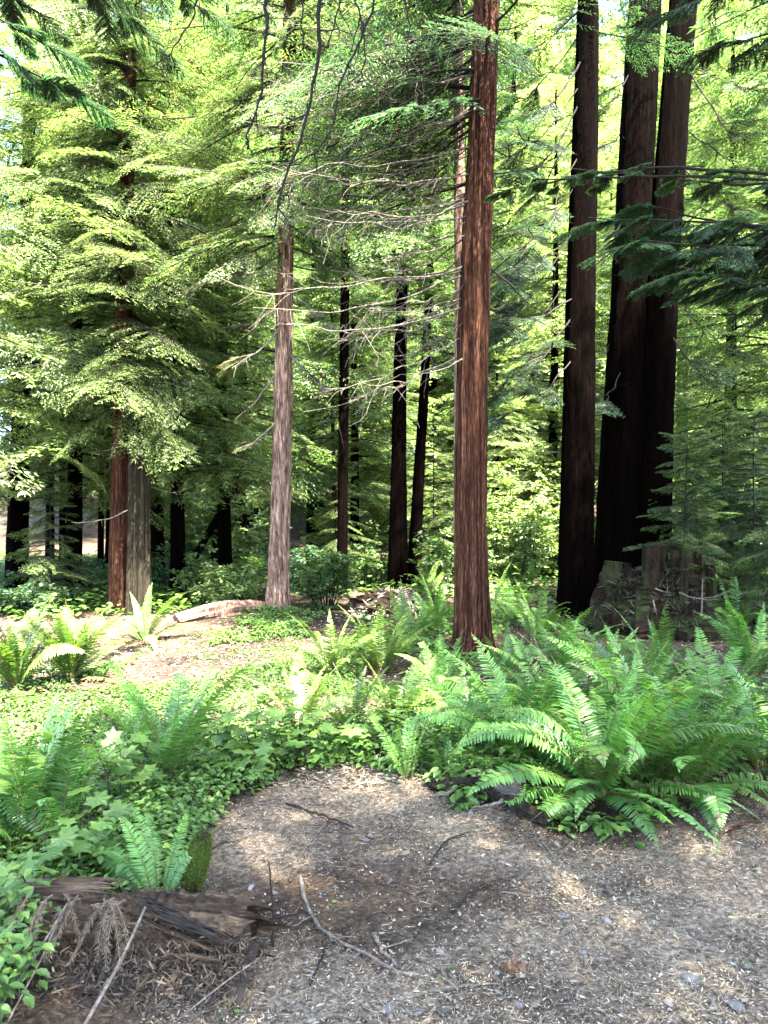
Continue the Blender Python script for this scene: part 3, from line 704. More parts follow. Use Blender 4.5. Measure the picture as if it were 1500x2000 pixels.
hero_crown(e, rg, ax_, 6.6, 14.6, 2.5, 80, 2, P_MID, .05)

# ------------------------------------------------------------------ sword ferns
PF_DEEP = [(0.0285, 0.0816, 0.0180), (0.0494, 0.1274, 0.0256), (0.0714, 0.1682, 0.0301)]
PF_YOUNG = [(0.0384, 0.0768, 0.0141), (0.0576, 0.1088, 0.0192), (0.0832, 0.1408, 0.0256)]
def frond_mb(rng, e0, bend, npin, wid, pal, curl=0.0):
    mb = MB(); k = 24; s = np.linspace(0, 1, k)
    th = e0 - bend * s ** 1.4
    dx = np.cos(th); dz = np.sin(th)
    X = np.concatenate([[0], np.cumsum((dx[1:] + dx[:-1]) / 2)]) / (k - 1); Z = np.concatenate([[0], np.cumsum((dz[1:] + dz[:-1]) / 2)]) / (k - 1)
    Y = curl * s ** 2
    P = np.stack([X, Y, Z], 1); T = norm(np.gradient(P, axis=0)); Sd = norm(np.cross(np.array([0, 0, 1.0]) + 0 * T + np.array([-1e-3, 0, 0]), T)); N = np.cross(T, Sd)
    # keep the side vector steady
    Sd = np.tile(np.array([[0, 1.0, 0]]), (k, 1)); N = norm(np.cross(T, Sd))
    V, fs = tube(P, np.linspace(.0055, .0012, k), 4, cap=False); mb.add(V, fs, 1, (.10, .085, .03))
    base = palette(rng, 1, pal, .05)[0]
    tw = rng.uniform(-.4, .4); cut = rng.uniform(.7, .95) if rng.random() < .2 else 2.0; lost = rng.random() * .10
    for sd in (-1, 1):
        ss = .10 + .90 * (np.arange(npin) + .5 + rng.uniform(-.2, .2, npin)) / npin
        ip = lambda A: np.stack([np.interp(ss, s, A[:, i]) for i in range(3)], 1)
        p = ip(P); t = ip(T); sv = ip(Sd); nn = ip(N)
        prof = np.minimum(1, .35 + (ss - .10) / .28 * .65) * (1 - np.maximum(0, (ss - .42) / .58) ** 1.5) + .02
        ln = wid * prof * rng.uniform(.88, 1.08, npin)
        fw = .18 + .35 * ss
        d = sd * sv + t * fw[:, None] - nn * (.10 + .15 * rng.random(npin))[:, None] + nn * (sd * tw) + rng.normal(0, .06, (npin, 3))
        no = nn + rng.normal(0, .16, (npin, 3)) + t * .25
        c = base * (1 + .13 * rng.standard_normal((npin, 1))).clip(.6, 1.5)
        c = c * (1 + .25 * ss[:, None] * np.array([1.2, 1.0, .6]))
        kp = (ss < cut) & (rng.random(npin) > lost); c = np.where((ss > .86)[:, None] & (rng.random((npin, 1)) < .12), np.array([[.07, .05, .02]]), c)
        leaves(mb, p[kp], d[kp], no[kp], ln[kp], .90 / npin * .80, c[kp], LANCE)
    return mb

def frond_set(seed, pal, npin=34):
    rng = np.random.default_rng(seed); out = {}
    for kind, e0, bd in [('up', (1.28, 1.5), (.5, .95)), ('arch', (1.0, 1.28), (1.1, 1.75)), ('low', (.45, .8), (.8, 1.5))]:
        out[kind] = [frond_mb(rng, rng.uniform(*e0), rng.uniform(*bd), npin, rng.uniform(.105, .14), pal, rng.uniform(-.2, .2)).mesh('frond', [M_FERN, M_FERN]) for _ in range(7)]
    return out
FS = {'deep': frond_set(1, PF_DEEP, 46), 'mid': frond_set(2, [PF_DEEP[1], PF_DEEP[2], PF_YOUNG[0]], 42), 'young': frond_set(3, PF_YOUNG, 40),
      'dead': frond_set(4, [(.10, .055, .025), (.17, .10, .05), (.12, .10, .04)], 26)}
rf = np.random.default_rng(77)
def fern(px, py, L, n, st, label, mix=(.35, .45, .2), az=None, dead=3, extra=(), group=None):
    x, y = gp(px, py)
    e = empty('sword_fern', (x, y, float(gh(x, y)) - .01), 0, label, 'fern', group)
    for i in range(n + dead):
        kd = rf.choice(['up', 'arch', 'low'], p=mix); s_ = st; 
        if i >= n: kd = 'low'; s_ = 'dead'
        if s_ == 'deep' and rf.random() < .2: s_ = 'mid'
        o = bpy.data.objects.new('frond', FS[s_][kd][int(rf.integers(7))]); COL.objects.link(o); o.parent = e
        a = i * 2.399 + rf.uniform(-.4, .4) if az is None else rf.uniform(*az)
        l = L * rf.uniform(.72, 1.12) * (.7 if i >= n else 1)
        o.location = (.03 * math.cos(a), .03 * math.sin(a), rf.uniform(0, .03))
        o.rotation_euler = (rf.normal(0, .2), rf.normal(0, .12) + (.5 if i >= n else 0), a); o.scale = (l, l * rf.uniform(.85, 1.1), l)
    for (a, l, kd, s_) in extra:
        o = bpy.data.objects.new('frond', FS[s_][kd][int(rf.integers(7))]); COL.objects.link(o); o.parent = e
        o.location = (.05 * math.cos(a), .05 * math.sin(a), .02); o.rotation_euler = (0, .1, a); o.scale = (l, l, l)
    return e
# big bed on the right
fern(1170, 1575, 0.92, 40, 'deep', 'largest deep green sword fern, middle of the right fern bed, drooping over the path', (.22, .58, .2), None, 4,
     [(3.5, .62, 'low', 'mid'), (4.3, .62, 'low', 'deep'), (4.75, .66, 'low', 'deep'), (5.2, .6, 'low', 'deep'), (3.95, .6, 'low', 'deep'), (5.6, .7, 'low', 'deep')])
fern(1340, 1560, 0.84, 32, 'deep', 'broad sword fern with arching fronds near the right end of the fern bed', (.35, .5, .15), None, 3, [(4.6, .62, 'low', 'deep'), (5.0, .55, 'low', 'young'), (5.5, .62, 'low', 'deep')])
fern(1000, 1500, 0.80, 28, 'deep', 'sword fern at the path end of the fern bed left of the largest one', (.3, .5, .2), None, 3, [(3.3, .6, 'low', 'deep'), (3.8, .6, 'low', 'mid')])
fern(1490, 1530, 0.76, 24, 'deep', 'sword fern with long bluish fronds cut by the right edge of the photo', (.4, .45, .15), None, 2)
fern(1240, 1470, 0.84, 24, 'mid', 'tall upright sword fern behind the largest fern of the bed', (.6, .35, .05), None, 1)
fern(1080, 1440, 0.72, 20, 'mid', 'sword fern at the back left of the fern bed', (.4, .5, .1))
fern(1390, 1440, 0.78, 22, 'mid', 'sword fern at the back right of the fern bed', (.5, .4, .1))
fern(1290, 1345, 0.76, 18, 'mid', 'sword fern just in front of the old stump', (.4, .5, .1))
fern(1470, 1330, 0.84, 20, 'mid', 'sword fern standing tall right of the old stump', (.6, .35, .05))
fern(1090, 1310, 0.76, 20, 'deep', 'dark sword fern with arching fronds at the foot of the leftmost dark trunk', (.3, .6, .1))
fern(985, 1330, 0.55, 16, 'mid', 'sword fern close to the right side of the centre trunk', (.4, .5, .1))
fern(1190, 1300, 0.56, 12, 'deep', 'small dark sword fern between the leftmost dark trunk and the stump', (.3, .6, .1))
fern(868, 1372, 0.60, 16, 'mid', 'olive green sword fern in front of the centre trunk', (.35, .5, .15))
fern(745, 1312, 0.80, 20, 'young', 'bright sunlit sword fern left of the centre trunk', (.45, .45, .1))
fern(650, 1318, 0.70, 16, 'young', 'sunlit sword fern at the trail edge beside the brightest one', (.35, .5, .15))
fern(778, 1425, 0.56, 18, 'young', 'yellow green sword fern in the sun between trail and fern bed', (.3, .5, .2))
fern(690, 1445, 0.60, 14, 'young', 'low yellow green fern among the leafy plants by the trail', (.3, .5, .2))
fern(580, 1440, 0.62, 14, 'young', 'sunlit fern with a few upright fronds above the maple leaved plants', (.55, .4, .05))
fern(795, 1535, 0.42, 9, 'mid', 'small upright sword fern alone at the path edge', (.75, .25, 0), None, 0)
fern(868, 1535, 0.30, 6, 'mid', 'very small fern between the lone path edge fern and the weathered root', (.5, .5, 0), None, 0)
fern(900, 1440, 0.48, 14, 'mid', 'sword fern behind the small upright one at the path edge', (.3, .5, .2))
# left
fern(30, 1352, .86, 26, 'young', 'tall bright sunlit sword fern at the left edge', (.6, .35, .05))
fern(140, 1338, .80, 32, 'young', 'wide bright sunlit sword fern beside the tall one at the left', (.4, .45, .15))
fern(282, 1256, .72, 14, 'mid', 'shaded sword fern at the foot of the grey snag', (.25, .55, .2))
fern(330, 1520, .80, 15, 'deep', 'dark green sword fern with upright fronds standing in the leafy bed beside the trail', (.85, .15, 0), None, 0)
fern(255, 1530, .56, 9, 'mid', 'short fern with thin fronds left of the dark upright one in the leafy bed', (.6, .4, 0), None, 0)
fern(45, 1660, .74, 15, 'deep', 'shaded sword fern at the left edge in the leafy bed', (.75, .25, 0), None, 0)
fern(120, 1655, .64, 10, 'deep', 'shaded fern just right of the left edge fern in the leafy bed', (.6, .4, 0), None, 0)
fern(305, 1768, .40, 11, 'deep', 'small fern fanning out behind the rotting log next to the mossy stub', (.4, .5, .1), (.3, 2.9), 0, [(3.1, .24, 'low', 'deep'), (.75, .27, 'arch', 'deep')])
# far
for (px, d, L, lab) in [(1027, 14.5, .75, 'small fern far back on the bright slope'), (838, 13.6, .75, 'small bright fern at the foot of the thin leaning trunk'), (960, 11.5, .8, 'fern half hidden behind the centre trunk'),
                        (1000, 10.0, .8, 'fern in the low green gap right of the centre trunk'), (850, 9.4, .8, 'soft green fern left of the centre trunk by the mound'), (800, 8.6, .8, 'fern between the mound and the centre trunk'),
                        (1440, 9.5, .9, 'dark fern under the thicket right of the stump'), (480, 12.5, .8, 'bright fern at the foot of the bush left of the shaggy tree'), (1050, 8.6, .8, 'fern behind the dark arching one, in front of the leftmost dark trunk')]:
    fern(px, 1000 + F * HC / d, L, 12, 'mid' if px != 838 else 'young', lab, (.35, .55, .1), None, 0)

# ------------------------------------------------------------------ broad-leaved plants
def maple_plant(px, py, h, nst, label, pal=((0.0450, 0.0938, 0.0195), (0.0675, 0.1312, 0.0248), (0.0975, 0.1688, 0.0338)), ls=(.08, .12), spread=.16):
    x, y = gp(px, py); rng = np.random.default_rng(int(px * 7 + py)); h = h * .8
    e = empty('thimbleberry_plant', (x, y, float(gh(x, y))), 0, label, 'plant')
    st = MB(); lf = MB(); pos = []; dr = []; no = []
    for i in range(nst):
        a = rng.uniform(0, 6.28); hh = h * rng.uniform(.65, 1.1); top = np.array([math.cos(a) * spread * rng.random(), math.sin(a) * spread * rng.random(), hh])
        Q = smooth_path(np.array([[.03 * math.cos(a), .03 * math.sin(a), -.02], top * .55 + rng.normal(0, .015, 3), top]), 8)
        V, fs = tube(Q, np.linspace(.0045, .002, 8), 5); st.add(V, fs, 0, (.05, .03, .02))
        for k in range(int(rng.integers(5, 9))):
            u = 1 - .10 * k; b = Q[max(1, int(u * 7))]
            az = k * 2.4 + rng.uniform(-.5, .5); dv = np.array([math.cos(az), math.sin(az), rng.uniform(.1, .5)]); pl = rng.uniform(.04, .09)
            tip = b + dv * pl
            V, fs = tube(np.array([b, b + dv * pl * .5 + [0, 0, .006], tip]), .0012, 3, cap=False); st.add(V, fs, 0, (.08, .10, .03))
            pos.append(tip); dr.append([dv[0], dv[1], rng.uniform(-.35, .05)]); no.append(np.array([0, 0, 1]) + rng.normal(0, .25, 3))
    pos = np.array(pos); n = len(pos); sz = rng.uniform(*ls, n)
    leaves(lf, pos, np.array(dr), np.array(no), sz, sz * 1.15, palette(rng, n, pal, .12), MAPLE)
    st.build('stem', M_DTWIG, e); lf.build('foliage', M_LEAF, e, smooth=False)
    return e
maple_plant(235, 1600, .52, 2, 'thimbleberry with dark thin stem and broad lobed leaves before the upright dark fern')
maple_plant(285, 1560, .40, 2, 'lower thimbleberry under the upright dark fern in the leafy bed')
maple_plant(20, 1640, .66, 3, 'tall thimbleberry with very large leaves at the left edge', ls=(.13, .18))
maple_plant(420, 1475, .36, 3, 'thimbleberry with flat lobed leaves at the edge of the trail')
maple_plant(505, 1490, .46, 4, 'bushy thimbleberry in the middle of the green strip by the trail')
maple_plant(590, 1500, .36, 4, 'thimbleberry in front of the sunlit fern with upright fronds')
maple_plant(470, 1530, .26, 3, 'small thimbleberry where the green strip meets the bare path')
maple_plant(660, 1480, .28, 3, 'low thimbleberry near the small upright path edge fern')
maple_plant(1255, 1330, .45, 3, 'shaded thimbleberry among the ferns before the stump', ls=(.1, .14))
maple_plant(1120, 1385, .5, 3, 'thimbleberry leaves showing between ferns at the back of the fern bed', ls=(.1, .14))
maple_plant(940, 1410, .36, 3, 'thimbleberry under the olive green fern near the centre trunk')
maple_plant(60, 1790, .34, 3, 'thimbleberry crowding the left end of the rotting log', ls=(.07, .11))
maple_plant(150, 1700, .34, 4, 'leafy thimbleberry in the shaded leafy bed above the log', ls=(.07, .1))

def shrub(px, d, R, H, nleaf, ls, pal, label, nst=14, cat='shrub', name='leafy_shrub', mat=None, flat=.8):
    x = (px - 750) / F * d; y = d; rng = np.random.default_rng(int(px * 3 + d * 100))
    e = empty(name, (x, y, float(gh(x, y))), 0, label, cat)
    st = MB(); lf = MB(); B = []; T = []
    for i in range(nst):
        a = rng.uniform(0, 6.28); r = R * math.sqrt(rng.random()); top = np.array([r * math.cos(a), r * math.sin(a), H * rng.uniform(.5, 1.05) * (1 - .35 * (r / R) ** 2)])
        Q = smooth_path(np.array([[r * .2 * math.cos(a), r * .2 * math.sin(a), -.05], top * [.55, .55, .65] + rng.normal(0, .04, 3), top]), 10)
        V, fs = tube(Q, np.linspace(.012, .003, 10), 4, cap=False); st.add(V, fs)
        for k in range(9):
            u = rng.uniform(.25, 1); b = np.array([np.interp(u * 9, np.arange(10), Q[:, j]) for j in range(3)])
            az = rng.uniform(0, 6.28); l = R * rng.uniform(.2, .5)
            B.append(b); T.append(np.array([math.cos(az) * l, math.sin(az) * l, rng.uniform(-.2, .35) * l]))
            V, fs = tube(np.array([b, b + T[-1] * .6, b + T[-1] - [0, 0, .12 * l]]), np.array([.004, .003, .002]), 3, cap=False); st.add(V, fs)
    B = np.array(B); T = np.array(T); k = rng.integers(0, len(B), nleaf); u = rng.random(nleaf)
    pos = B[k] + T[k] * u[:, None] - np.array([0, 0, .12]) * (np.linalg.norm(T[k], axis=1) * u ** 2)[:, None] + rng.normal(0, .025, (nleaf, 3))
    pos[:, 2] = np.maximum(pos[:, 2], .02)
    dr = norm(T[k]) + rng.normal(0, .6, (nleaf, 3)); dr[:, 2] = dr[:, 2] * .4 - .15
    sz = rng.uniform(ls[0], ls[1], nleaf)
    leaves(lf, pos, dr, np.array([0, 0, 1.0]) * flat + rng.normal(0, .35, (nleaf, 3)), sz, sz * .55, palette(rng, nleaf, pal, .15), LANCE)
    st.build('stem', M_DTWIG, e); lf.build('foliage', mat or M_LEAF, e)
    return e
shrub(640, 11.8, .75, 1.15, 4200, (.05, .09), P_MID, 'wide leafy bush right behind the shaggy tree', 18)
shrub(455, 11.6, .6, .8, 3000, (.05, .08), P_BRIGHT, 'sunlit leafy bush left of the shaggy tree', 16)
shrub(400, 12.6, .5, 1.2, 1600, (.05, .08), P_BRIGHT, 'taller thin bush with airy leaves above the fence, left of the shaggy tree', 8)
shrub(560, 14.5, .8, 1.2, 2600, (.05, .09), P_DEEP, 'dim bush in the shade directly behind the shaggy tree')
shrub(720, 15.5, .9, 1.3, 2600, (.05, .09), P_MID, 'leafy bush left of the pair of dark trunks behind the mound')
shrub(880, 14.5, .8, 1.3, 2600, (.05, .09), P_MID, 'leafy bush just left of the centre trunk, far back')
shrub(860, 18.5, 1.3, 1.8, 3000, (.07, .12), P_BRIGHT, 'bright bush far back behind the pair of dark trunks')
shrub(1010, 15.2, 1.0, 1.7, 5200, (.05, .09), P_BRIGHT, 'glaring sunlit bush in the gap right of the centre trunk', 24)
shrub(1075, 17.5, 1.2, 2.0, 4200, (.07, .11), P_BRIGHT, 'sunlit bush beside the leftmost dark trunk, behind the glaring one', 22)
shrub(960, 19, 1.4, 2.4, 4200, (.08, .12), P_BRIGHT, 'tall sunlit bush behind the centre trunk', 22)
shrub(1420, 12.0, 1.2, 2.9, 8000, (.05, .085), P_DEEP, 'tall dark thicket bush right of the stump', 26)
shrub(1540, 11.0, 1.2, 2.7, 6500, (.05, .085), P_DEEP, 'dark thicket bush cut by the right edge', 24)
shrub(1370, 14.5, 1.1, 2.6, 4200, (.06, .10), P_MID, 'green bush seen between the stump and the dark thicket')
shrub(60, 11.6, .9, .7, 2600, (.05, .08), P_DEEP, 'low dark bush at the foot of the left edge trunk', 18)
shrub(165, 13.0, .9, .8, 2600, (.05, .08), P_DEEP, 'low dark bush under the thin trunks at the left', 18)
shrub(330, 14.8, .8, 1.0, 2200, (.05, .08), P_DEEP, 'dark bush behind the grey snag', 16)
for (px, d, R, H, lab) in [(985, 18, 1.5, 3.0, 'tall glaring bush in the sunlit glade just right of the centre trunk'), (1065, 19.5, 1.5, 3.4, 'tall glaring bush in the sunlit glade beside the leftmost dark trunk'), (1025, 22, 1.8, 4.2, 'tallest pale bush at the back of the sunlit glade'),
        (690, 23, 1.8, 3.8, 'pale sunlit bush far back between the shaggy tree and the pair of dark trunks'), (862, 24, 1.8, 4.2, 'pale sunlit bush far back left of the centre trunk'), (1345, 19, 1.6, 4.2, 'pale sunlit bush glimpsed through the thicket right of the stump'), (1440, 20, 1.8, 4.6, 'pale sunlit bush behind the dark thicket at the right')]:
    shrub(px, d, R, H, 5200, (.07, .12), P_FAR_SUNNED, lab, 24)  # pale leaf palette carries the glade's sunlight
GB = 'understorey bushes deep in the forest'
for i in range(26):
    d = rf.uniform(17, 30); px = rf.uniform(-60, 1560)
    shrub(px, d, rf.uniform(1.0, 1.7), rf.uniform(1.2, 2.4), 1500, (.10, .17), [P_MID, P_BRIGHT][i % 2], 'leafy bush in the understorey deep in the forest behind the trunks', 12)['group'] = GB

# ------------------------------------------------------------------ low ground cover (uncountable)
gc = MB(); rc = np.random.default_rng(5)
def cover(poly, dens, hr, ls, pal, ntop=(4, 8), shape=OVATE, thin=None, asp=.62):
    pts = np.array(poly); lo = pts.min(0); hi = pts.max(0)
    n = int((hi[0] - lo[0]) * (hi[1] - lo[1]) * dens)
    x = rc.uniform(lo[0], hi[0], n); y = rc.uniform(lo[1], hi[1], n)
    sel = inpoly(x, y, poly)
    if thin is not None: sel &= (vnoise(x, y, thin[0], 7) + rc.normal(0, .25, n)) > thin[1]
    x, y = x[sel], y[sel]; n = len(x)
    k = rc.integers(ntop[0], ntop[1], n); X = np.repeat(x, k); Y = np.repeat(y, k); m = len(X)
    h = np.repeat(rc.uniform(hr[0], hr[1], n) * (.75 + .5 * (vnoise(x, y, 3, 9) > 0)), k) * rc.uniform(.35, 1.0, m)
    az = rc.uniform(0, 6.28, m); r = .02 + .35 * rc.random(m) * np.minimum(h, .15)
    pos = np.stack([X + r * np.cos(az), Y + r * np.sin(az), gh(X, Y) + h], 1)
    dr = np.stack([np.cos(az), np.sin(az), rc.uniform(-.5, .2, m)], 1)
    sz = rc.uniform(ls[0], ls[1], m)
    leaves(gc, pos, dr, np.array([0, 0, 1.0]) + rc.normal(0, .22, (m, 3)), sz, sz * asp, palette(rc, m, pal, .15), shape)
    q = rc.random(n) < .5; xs, ys = x[q], y[q]; hs = rc.uniform(hr[0], hr[1], len(xs))
    if hr[1] > .12 and len(xs):
        leaves(gc, np.stack([xs, ys, gh(xs, ys)], 1), np.array([0, 0, 1.0]) + rc.normal(0, .15, (len(xs), 3)), rc.normal(0, 1, (len(xs), 3)) + [0, 2, 0], hs, .004, np.tile([.06, .08, .03], (len(xs), 1)), DIAMOND)
PG = [(0.0414, 0.0952, 0.0199), (0.0662, 0.1325, 0.0248), (0.0994, 0.1739, 0.0347)]
PY = [(0.0246, 0.0580, 0.0104), (0.0369, 0.0774, 0.0130), (0.0523, 0.0928, 0.0186)]
W = lambda L: [gp(*p) for p in L]
BED = W([(-60, 1990), (60, 1880), (70, 1800), (230, 1775), (340, 1720), (385, 1640), (440, 1580), (330, 1530), (160, 1530), (-120, 1560), (-260, 1700)])
cover(BED, 1000, (.03, .15), (.024, .048), PG)
cover(W([(-120, 1560), (160, 1535), (330, 1535), (450, 1570), (560, 1512), (720, 1500), (700, 1450), (560, 1420), (350, 1430), (200, 1480), (-120, 1530)]), 620, (.03, .13), (.025, .05), PG, thin=(2.2, -.75))
cover(W([(350, 1430), (560, 1420), (720, 1470), (860, 1500), (900, 1400), (820, 1340), (600, 1340), (420, 1390)]), 420, (.03, .14), (.025, .05), PY, thin=(1.5, -.25))
cover(W([(700, 1500), (900, 1555), (1050, 1600), (1560, 1560), (1560, 1350), (950, 1350), (760, 1400)]), 330, (.03, .18), (.035, .07), PG, thin=(1.4, -.3))
cover(W([(860, 1540), (960, 1570), (900, 1590), (840, 1545)]) , 500, (.03, .12), (.04, .07), PG)
cover(W([(-150, 1560), (200, 1480), (350, 1420), (420, 1380), (250, 1345), (-150, 1385)]), 620, (.015, .07), (.022, .042), PY, thin=(1.3, -.6))
cover(W([(215, 1350), (300, 1345), (420, 1322), (610, 1275), (720, 1240), (700, 1345), (430, 1390), (260, 1390)]), 620, (.01, .08), (.022, .042), PY, thin=(1.8, -.5))
cover(W([(340, 1262), (520, 1210), (640, 1255), (520, 1300), (400, 1320)]), 260, (.01, .06), (.02, .04), PY, thin=(2.6, .05))
cover(W([(-150, 1330), (60, 1300), (230, 1300), (330, 1250), (200, 1340), (-150, 1400)]), 300, (.02, .09), (.025, .045), PY, thin=(1.5, -.3))
cover(W([(390, 1265), (600, 1250), (570, 1215), (470, 1225)]), 420, (.02, .10), (.03, .05), PG, thin=(2, -.3))
cover(W([(620, 1300), (900, 1300), (1000, 1230), (1500, 1240), (1500, 1180), (700, 1190), (700, 1230)]), 110, (.03, .16), (.05, .08), PG, (4, 7), LANCE, thin=(.8, -.2))
cover([(-9, 10.5), (-3.2, 10.5), (-2.4, 13), (9, 12.8), (12, 24), (-14, 24)], 26, (.05, .35), (.09, .15), PG, (4, 7), LANCE, thin=(.6, -.35))
cover([(-1.42, 2.1), (-1.12, 2.1), (-1.12, 2.3), (-1.18, 2.75), (-1.6, 2.75)], 900, (.06, .30), (.028, .055), PG)
cover(W([(1080, 1645), (1240, 1655), (1260, 1625), (1060, 1600)]), 300, (.02, .08), (.045, .07), PG, (3, 6))
cover([(-1.9, 9.4), (-1.0, 9.4), (-.8, 10.6), (-2.1, 10.6)], 120, (.02, .10), (.03, .05), PG)
cover([(.45, 7.2), (1.4, 7.2), (1.5, 8.2), (.45, 8.2)], 160, (.02, .12), (.03, .06), PG)
cover(W([(1230, 1640), (1380, 1610), (1400, 1560), (1240, 1590)]), 200, (.02, .08), (.04, .06), PG, (3, 6))
cover(W([(420, 1990), (1500, 1990), (1500, 1650), (420, 1650)]), 4, (.005, .02), (.015, .03), PG, (3, 5))
tag(gc.build('ground_cover', M_LEAF), 'mixed low green leafy plants covering the forest floor', 'ground cover', kind='stuff')

# ------------------------------------------------------------------ litter on path and floor (uncountable)
lt = MB(); rl = np.random.default_rng(8)
P_LIT = [(0.0182, 0.0135, 0.0090), (0.0730, 0.0503, 0.0324), (0.1504, 0.1115, 0.0747), (0.2189, 0.1794, 0.1230), (0.2644, 0.2327, 0.1722)]
P_STRAW = [(0.1528, 0.1166, 0.0642), (0.2483, 0.1960, 0.1155), (0.3150, 0.2613, 0.1711)]
def litter(n, x0, x1, y0, y1, ls, asp, pal, shape=DIAMOND, up=.35, z=(.002, .014), poly=None, fn=None):
    y = y0 + (y1 - y0) * rl.random(n) ** 1.6; x = rl.uniform(-1, 1, n) * (.58 * y + .3) if x0 is None else rl.uniform(x0, x1, n)
    if poly is not None:
        s = inpoly(x + .08 * rl.standard_normal(n), y + .08 * rl.standard_normal(n), poly) & (vnoise(x, y, 1.7, 4) + .5 * vnoise(x, y, 5.1, 6) + .45 * rl.standard_normal(n) > -.45) & (rl.random(n) > .62 * np.clip(damp(x, y), 0, 1)); x, y = x[s], y[s]
    m = len(x); a = rl.uniform(0, 6.28, m)
    dr = np.stack([np.cos(a), np.sin(a), rl.normal(0, up * .5, m)], 1)
    no = np.array([0, 0, 1.0]) + rl.normal(0, up, (m, 3)); sz = rl.uniform(ls[0], ls[1], m) * rl.uniform(.6, 1, m)
    leaves(lt, np.stack([x, y, gh(x, y) + rl.uniform(z[0], z[1], m)], 1), dr, no, sz, sz * asp * rl.uniform(.6, 1.4, m), palette(rl, m, pal, .25), shape)
litter(110000, None, 0, 2.0, 5.0, (.005, .017), .33, [P_LIT[0], P_LIT[1], P_LIT[2], P_LIT[3], (.30, .26, .20)], up=.6, z=(.002, .018), poly=PATH)
litter(9000, None, 0, 2.0, 5.0, (.012, .03), .26, P_LIT[1:], LANCE, .4, poly=PATH)
litter(40000, None, 0, 2.0, 5.2, (.018, .065), .03, P_STRAW, up=.25, z=(.004, .016), poly=PATH)
litter(9000, None, 0, 2.0, 5.2, (.025, .08), .06, P_LIT[:2], up=.25, z=(.004, .016), poly=PATH)
litter(500, None, 0, 2.0, 4.6, (.02, .045), .5, [(.08, .065, .048), (.15, .125, .095)], LANCE, .5, (.006, .02), poly=PATH)
litter(30000, None, 0, 4.2, 11, (.03, .08), .25, P_LIT, up=.35)
litter(14000, None, 0, 4.2, 11, (.05, .13), .06, P_LIT[1:4], up=.25)
litter(9000, None, 0, 5.5, 10.5, (.04, .09), .3, [(.014, .009, .006), (.030, .020, .014), (.055, .039, .029)], up=.3, poly=TRAIL)
litter(3000, -3.6, -1, 4.2, 5.6, (.03, .07), .3, [(.014, .009, .006), (.030, .020, .014), (.055, .039, .029)], up=.3, poly=TRAIL_NEAR)
tag(lt.build('forest_litter', M_LITTER), 'dry needles, leaf scraps and bark bits scattered over the path', 'litter', kind='stuff')
# pebbles as one loose spread
pbm = MB(); ico_t = (1 + 5 ** .5) / 2
ICO = norm(np.array([[-1, ico_t, 0], [1, ico_t, 0], [-1, -ico_t, 0], [1, -ico_t, 0], [0, -1, ico_t], [0, 1, ico_t], [0, -1, -ico_t], [0, 1, -ico_t], [ico_t, 0, -1], [ico_t, 0, 1], [-ico_t, 0, -1], [-ico_t, 0, 1]], float))
ICF = np.array([[0, 11, 5], [0, 5, 1], [0, 1, 7], [0, 7, 10], [0, 10, 11], [1, 5, 9], [5, 11, 4], [11, 10, 2], [10, 7, 6], [7, 1, 8], [3, 9, 4], [3, 4, 2], [3, 2, 6], [3, 6, 8], [3, 8, 9], [4, 9, 5], [2, 4, 11], [6, 2, 10], [8, 6, 7], [9, 8, 1]])
for i in range(1500):
    y = 2.0 + 2.6 * rl.random() ** 1.8; x = rl.uniform(-.55, 1) * (.58 * y + .2)
    r = rl.uniform(.003, .008) * (1 + (rl.random() < .05)); R = rot(rl.uniform(0, 6), rl.uniform(-.4, .4))
    V = (ICO * (1 + .2 * rl.standard_normal((12, 1))) * r * np.array([1.2, .9, .6])) @ R.T + [x, y, float(gh(x, y)) + r * .3]
    pbm.add(V, ICF, 0, palette(rl, 1, [(.035, .033, .031), (.075, .072, .068), (.14, .135, .125)])[0])
tag(pbm.build('gravel', M_STONE), 'small grey gravel stones mixed into the path surface', 'gravel', kind='stuff')
def stone(px, py, r, lab, col, seed, sq=(1.3, 1, .5)):
    x, y = gp(px, py); rng = np.random.default_rng(seed); mb = MB()
    n = 14; zz = np.linspace(0, np.pi, 9); Pt = np.stack([np.zeros(9), np.zeros(9), -np.cos(zz)], 1)
    V, fs = tube(Pt, np.sin(zz) + .02, n, lambda th, i, p: 1 + .16 * np.sin(2 * th + seed) + .12 * np.sin(3 * th + 2 * p[:, 2:3]) + .08 * rng.standard_normal((9, n)))
    mb.add(V * np.array(sq) * r, fs, 0, col)
    o = mb.build('stone', M_STONE, None, (x, y, float(gh(x, y)) + r * .22)); o.rotation_euler = (.1, .15, rng.uniform(0, 6))
    tag(o, lab, 'stone')
stone(1437, 1972, .026, 'flat bluish grey stone near the bottom right corner of the path', (.085, .08, .074), 1, (1.4, .9, .3))
stone(758, 1972, .017, 'pale round stone near the bottom middle, left of its twin', (.085, .08, .074), 2)
stone(812, 1980, .016, 'pale grey stone near the bottom middle, right of its twin', (.085, .08, .074), 3)
stone(1185, 1800, .014, 'small grey stone on the shaded path below the sunlit strip', (.09, .09, .09), 4)
stone(1100, 1790, .016, 'small pale stone on the path below the fern bed', (.085, .08, .074), 5)
stone(1350, 1920, .022, 'pale lump of stone in the right part of the gravel path', (.085, .08, .074), 6)

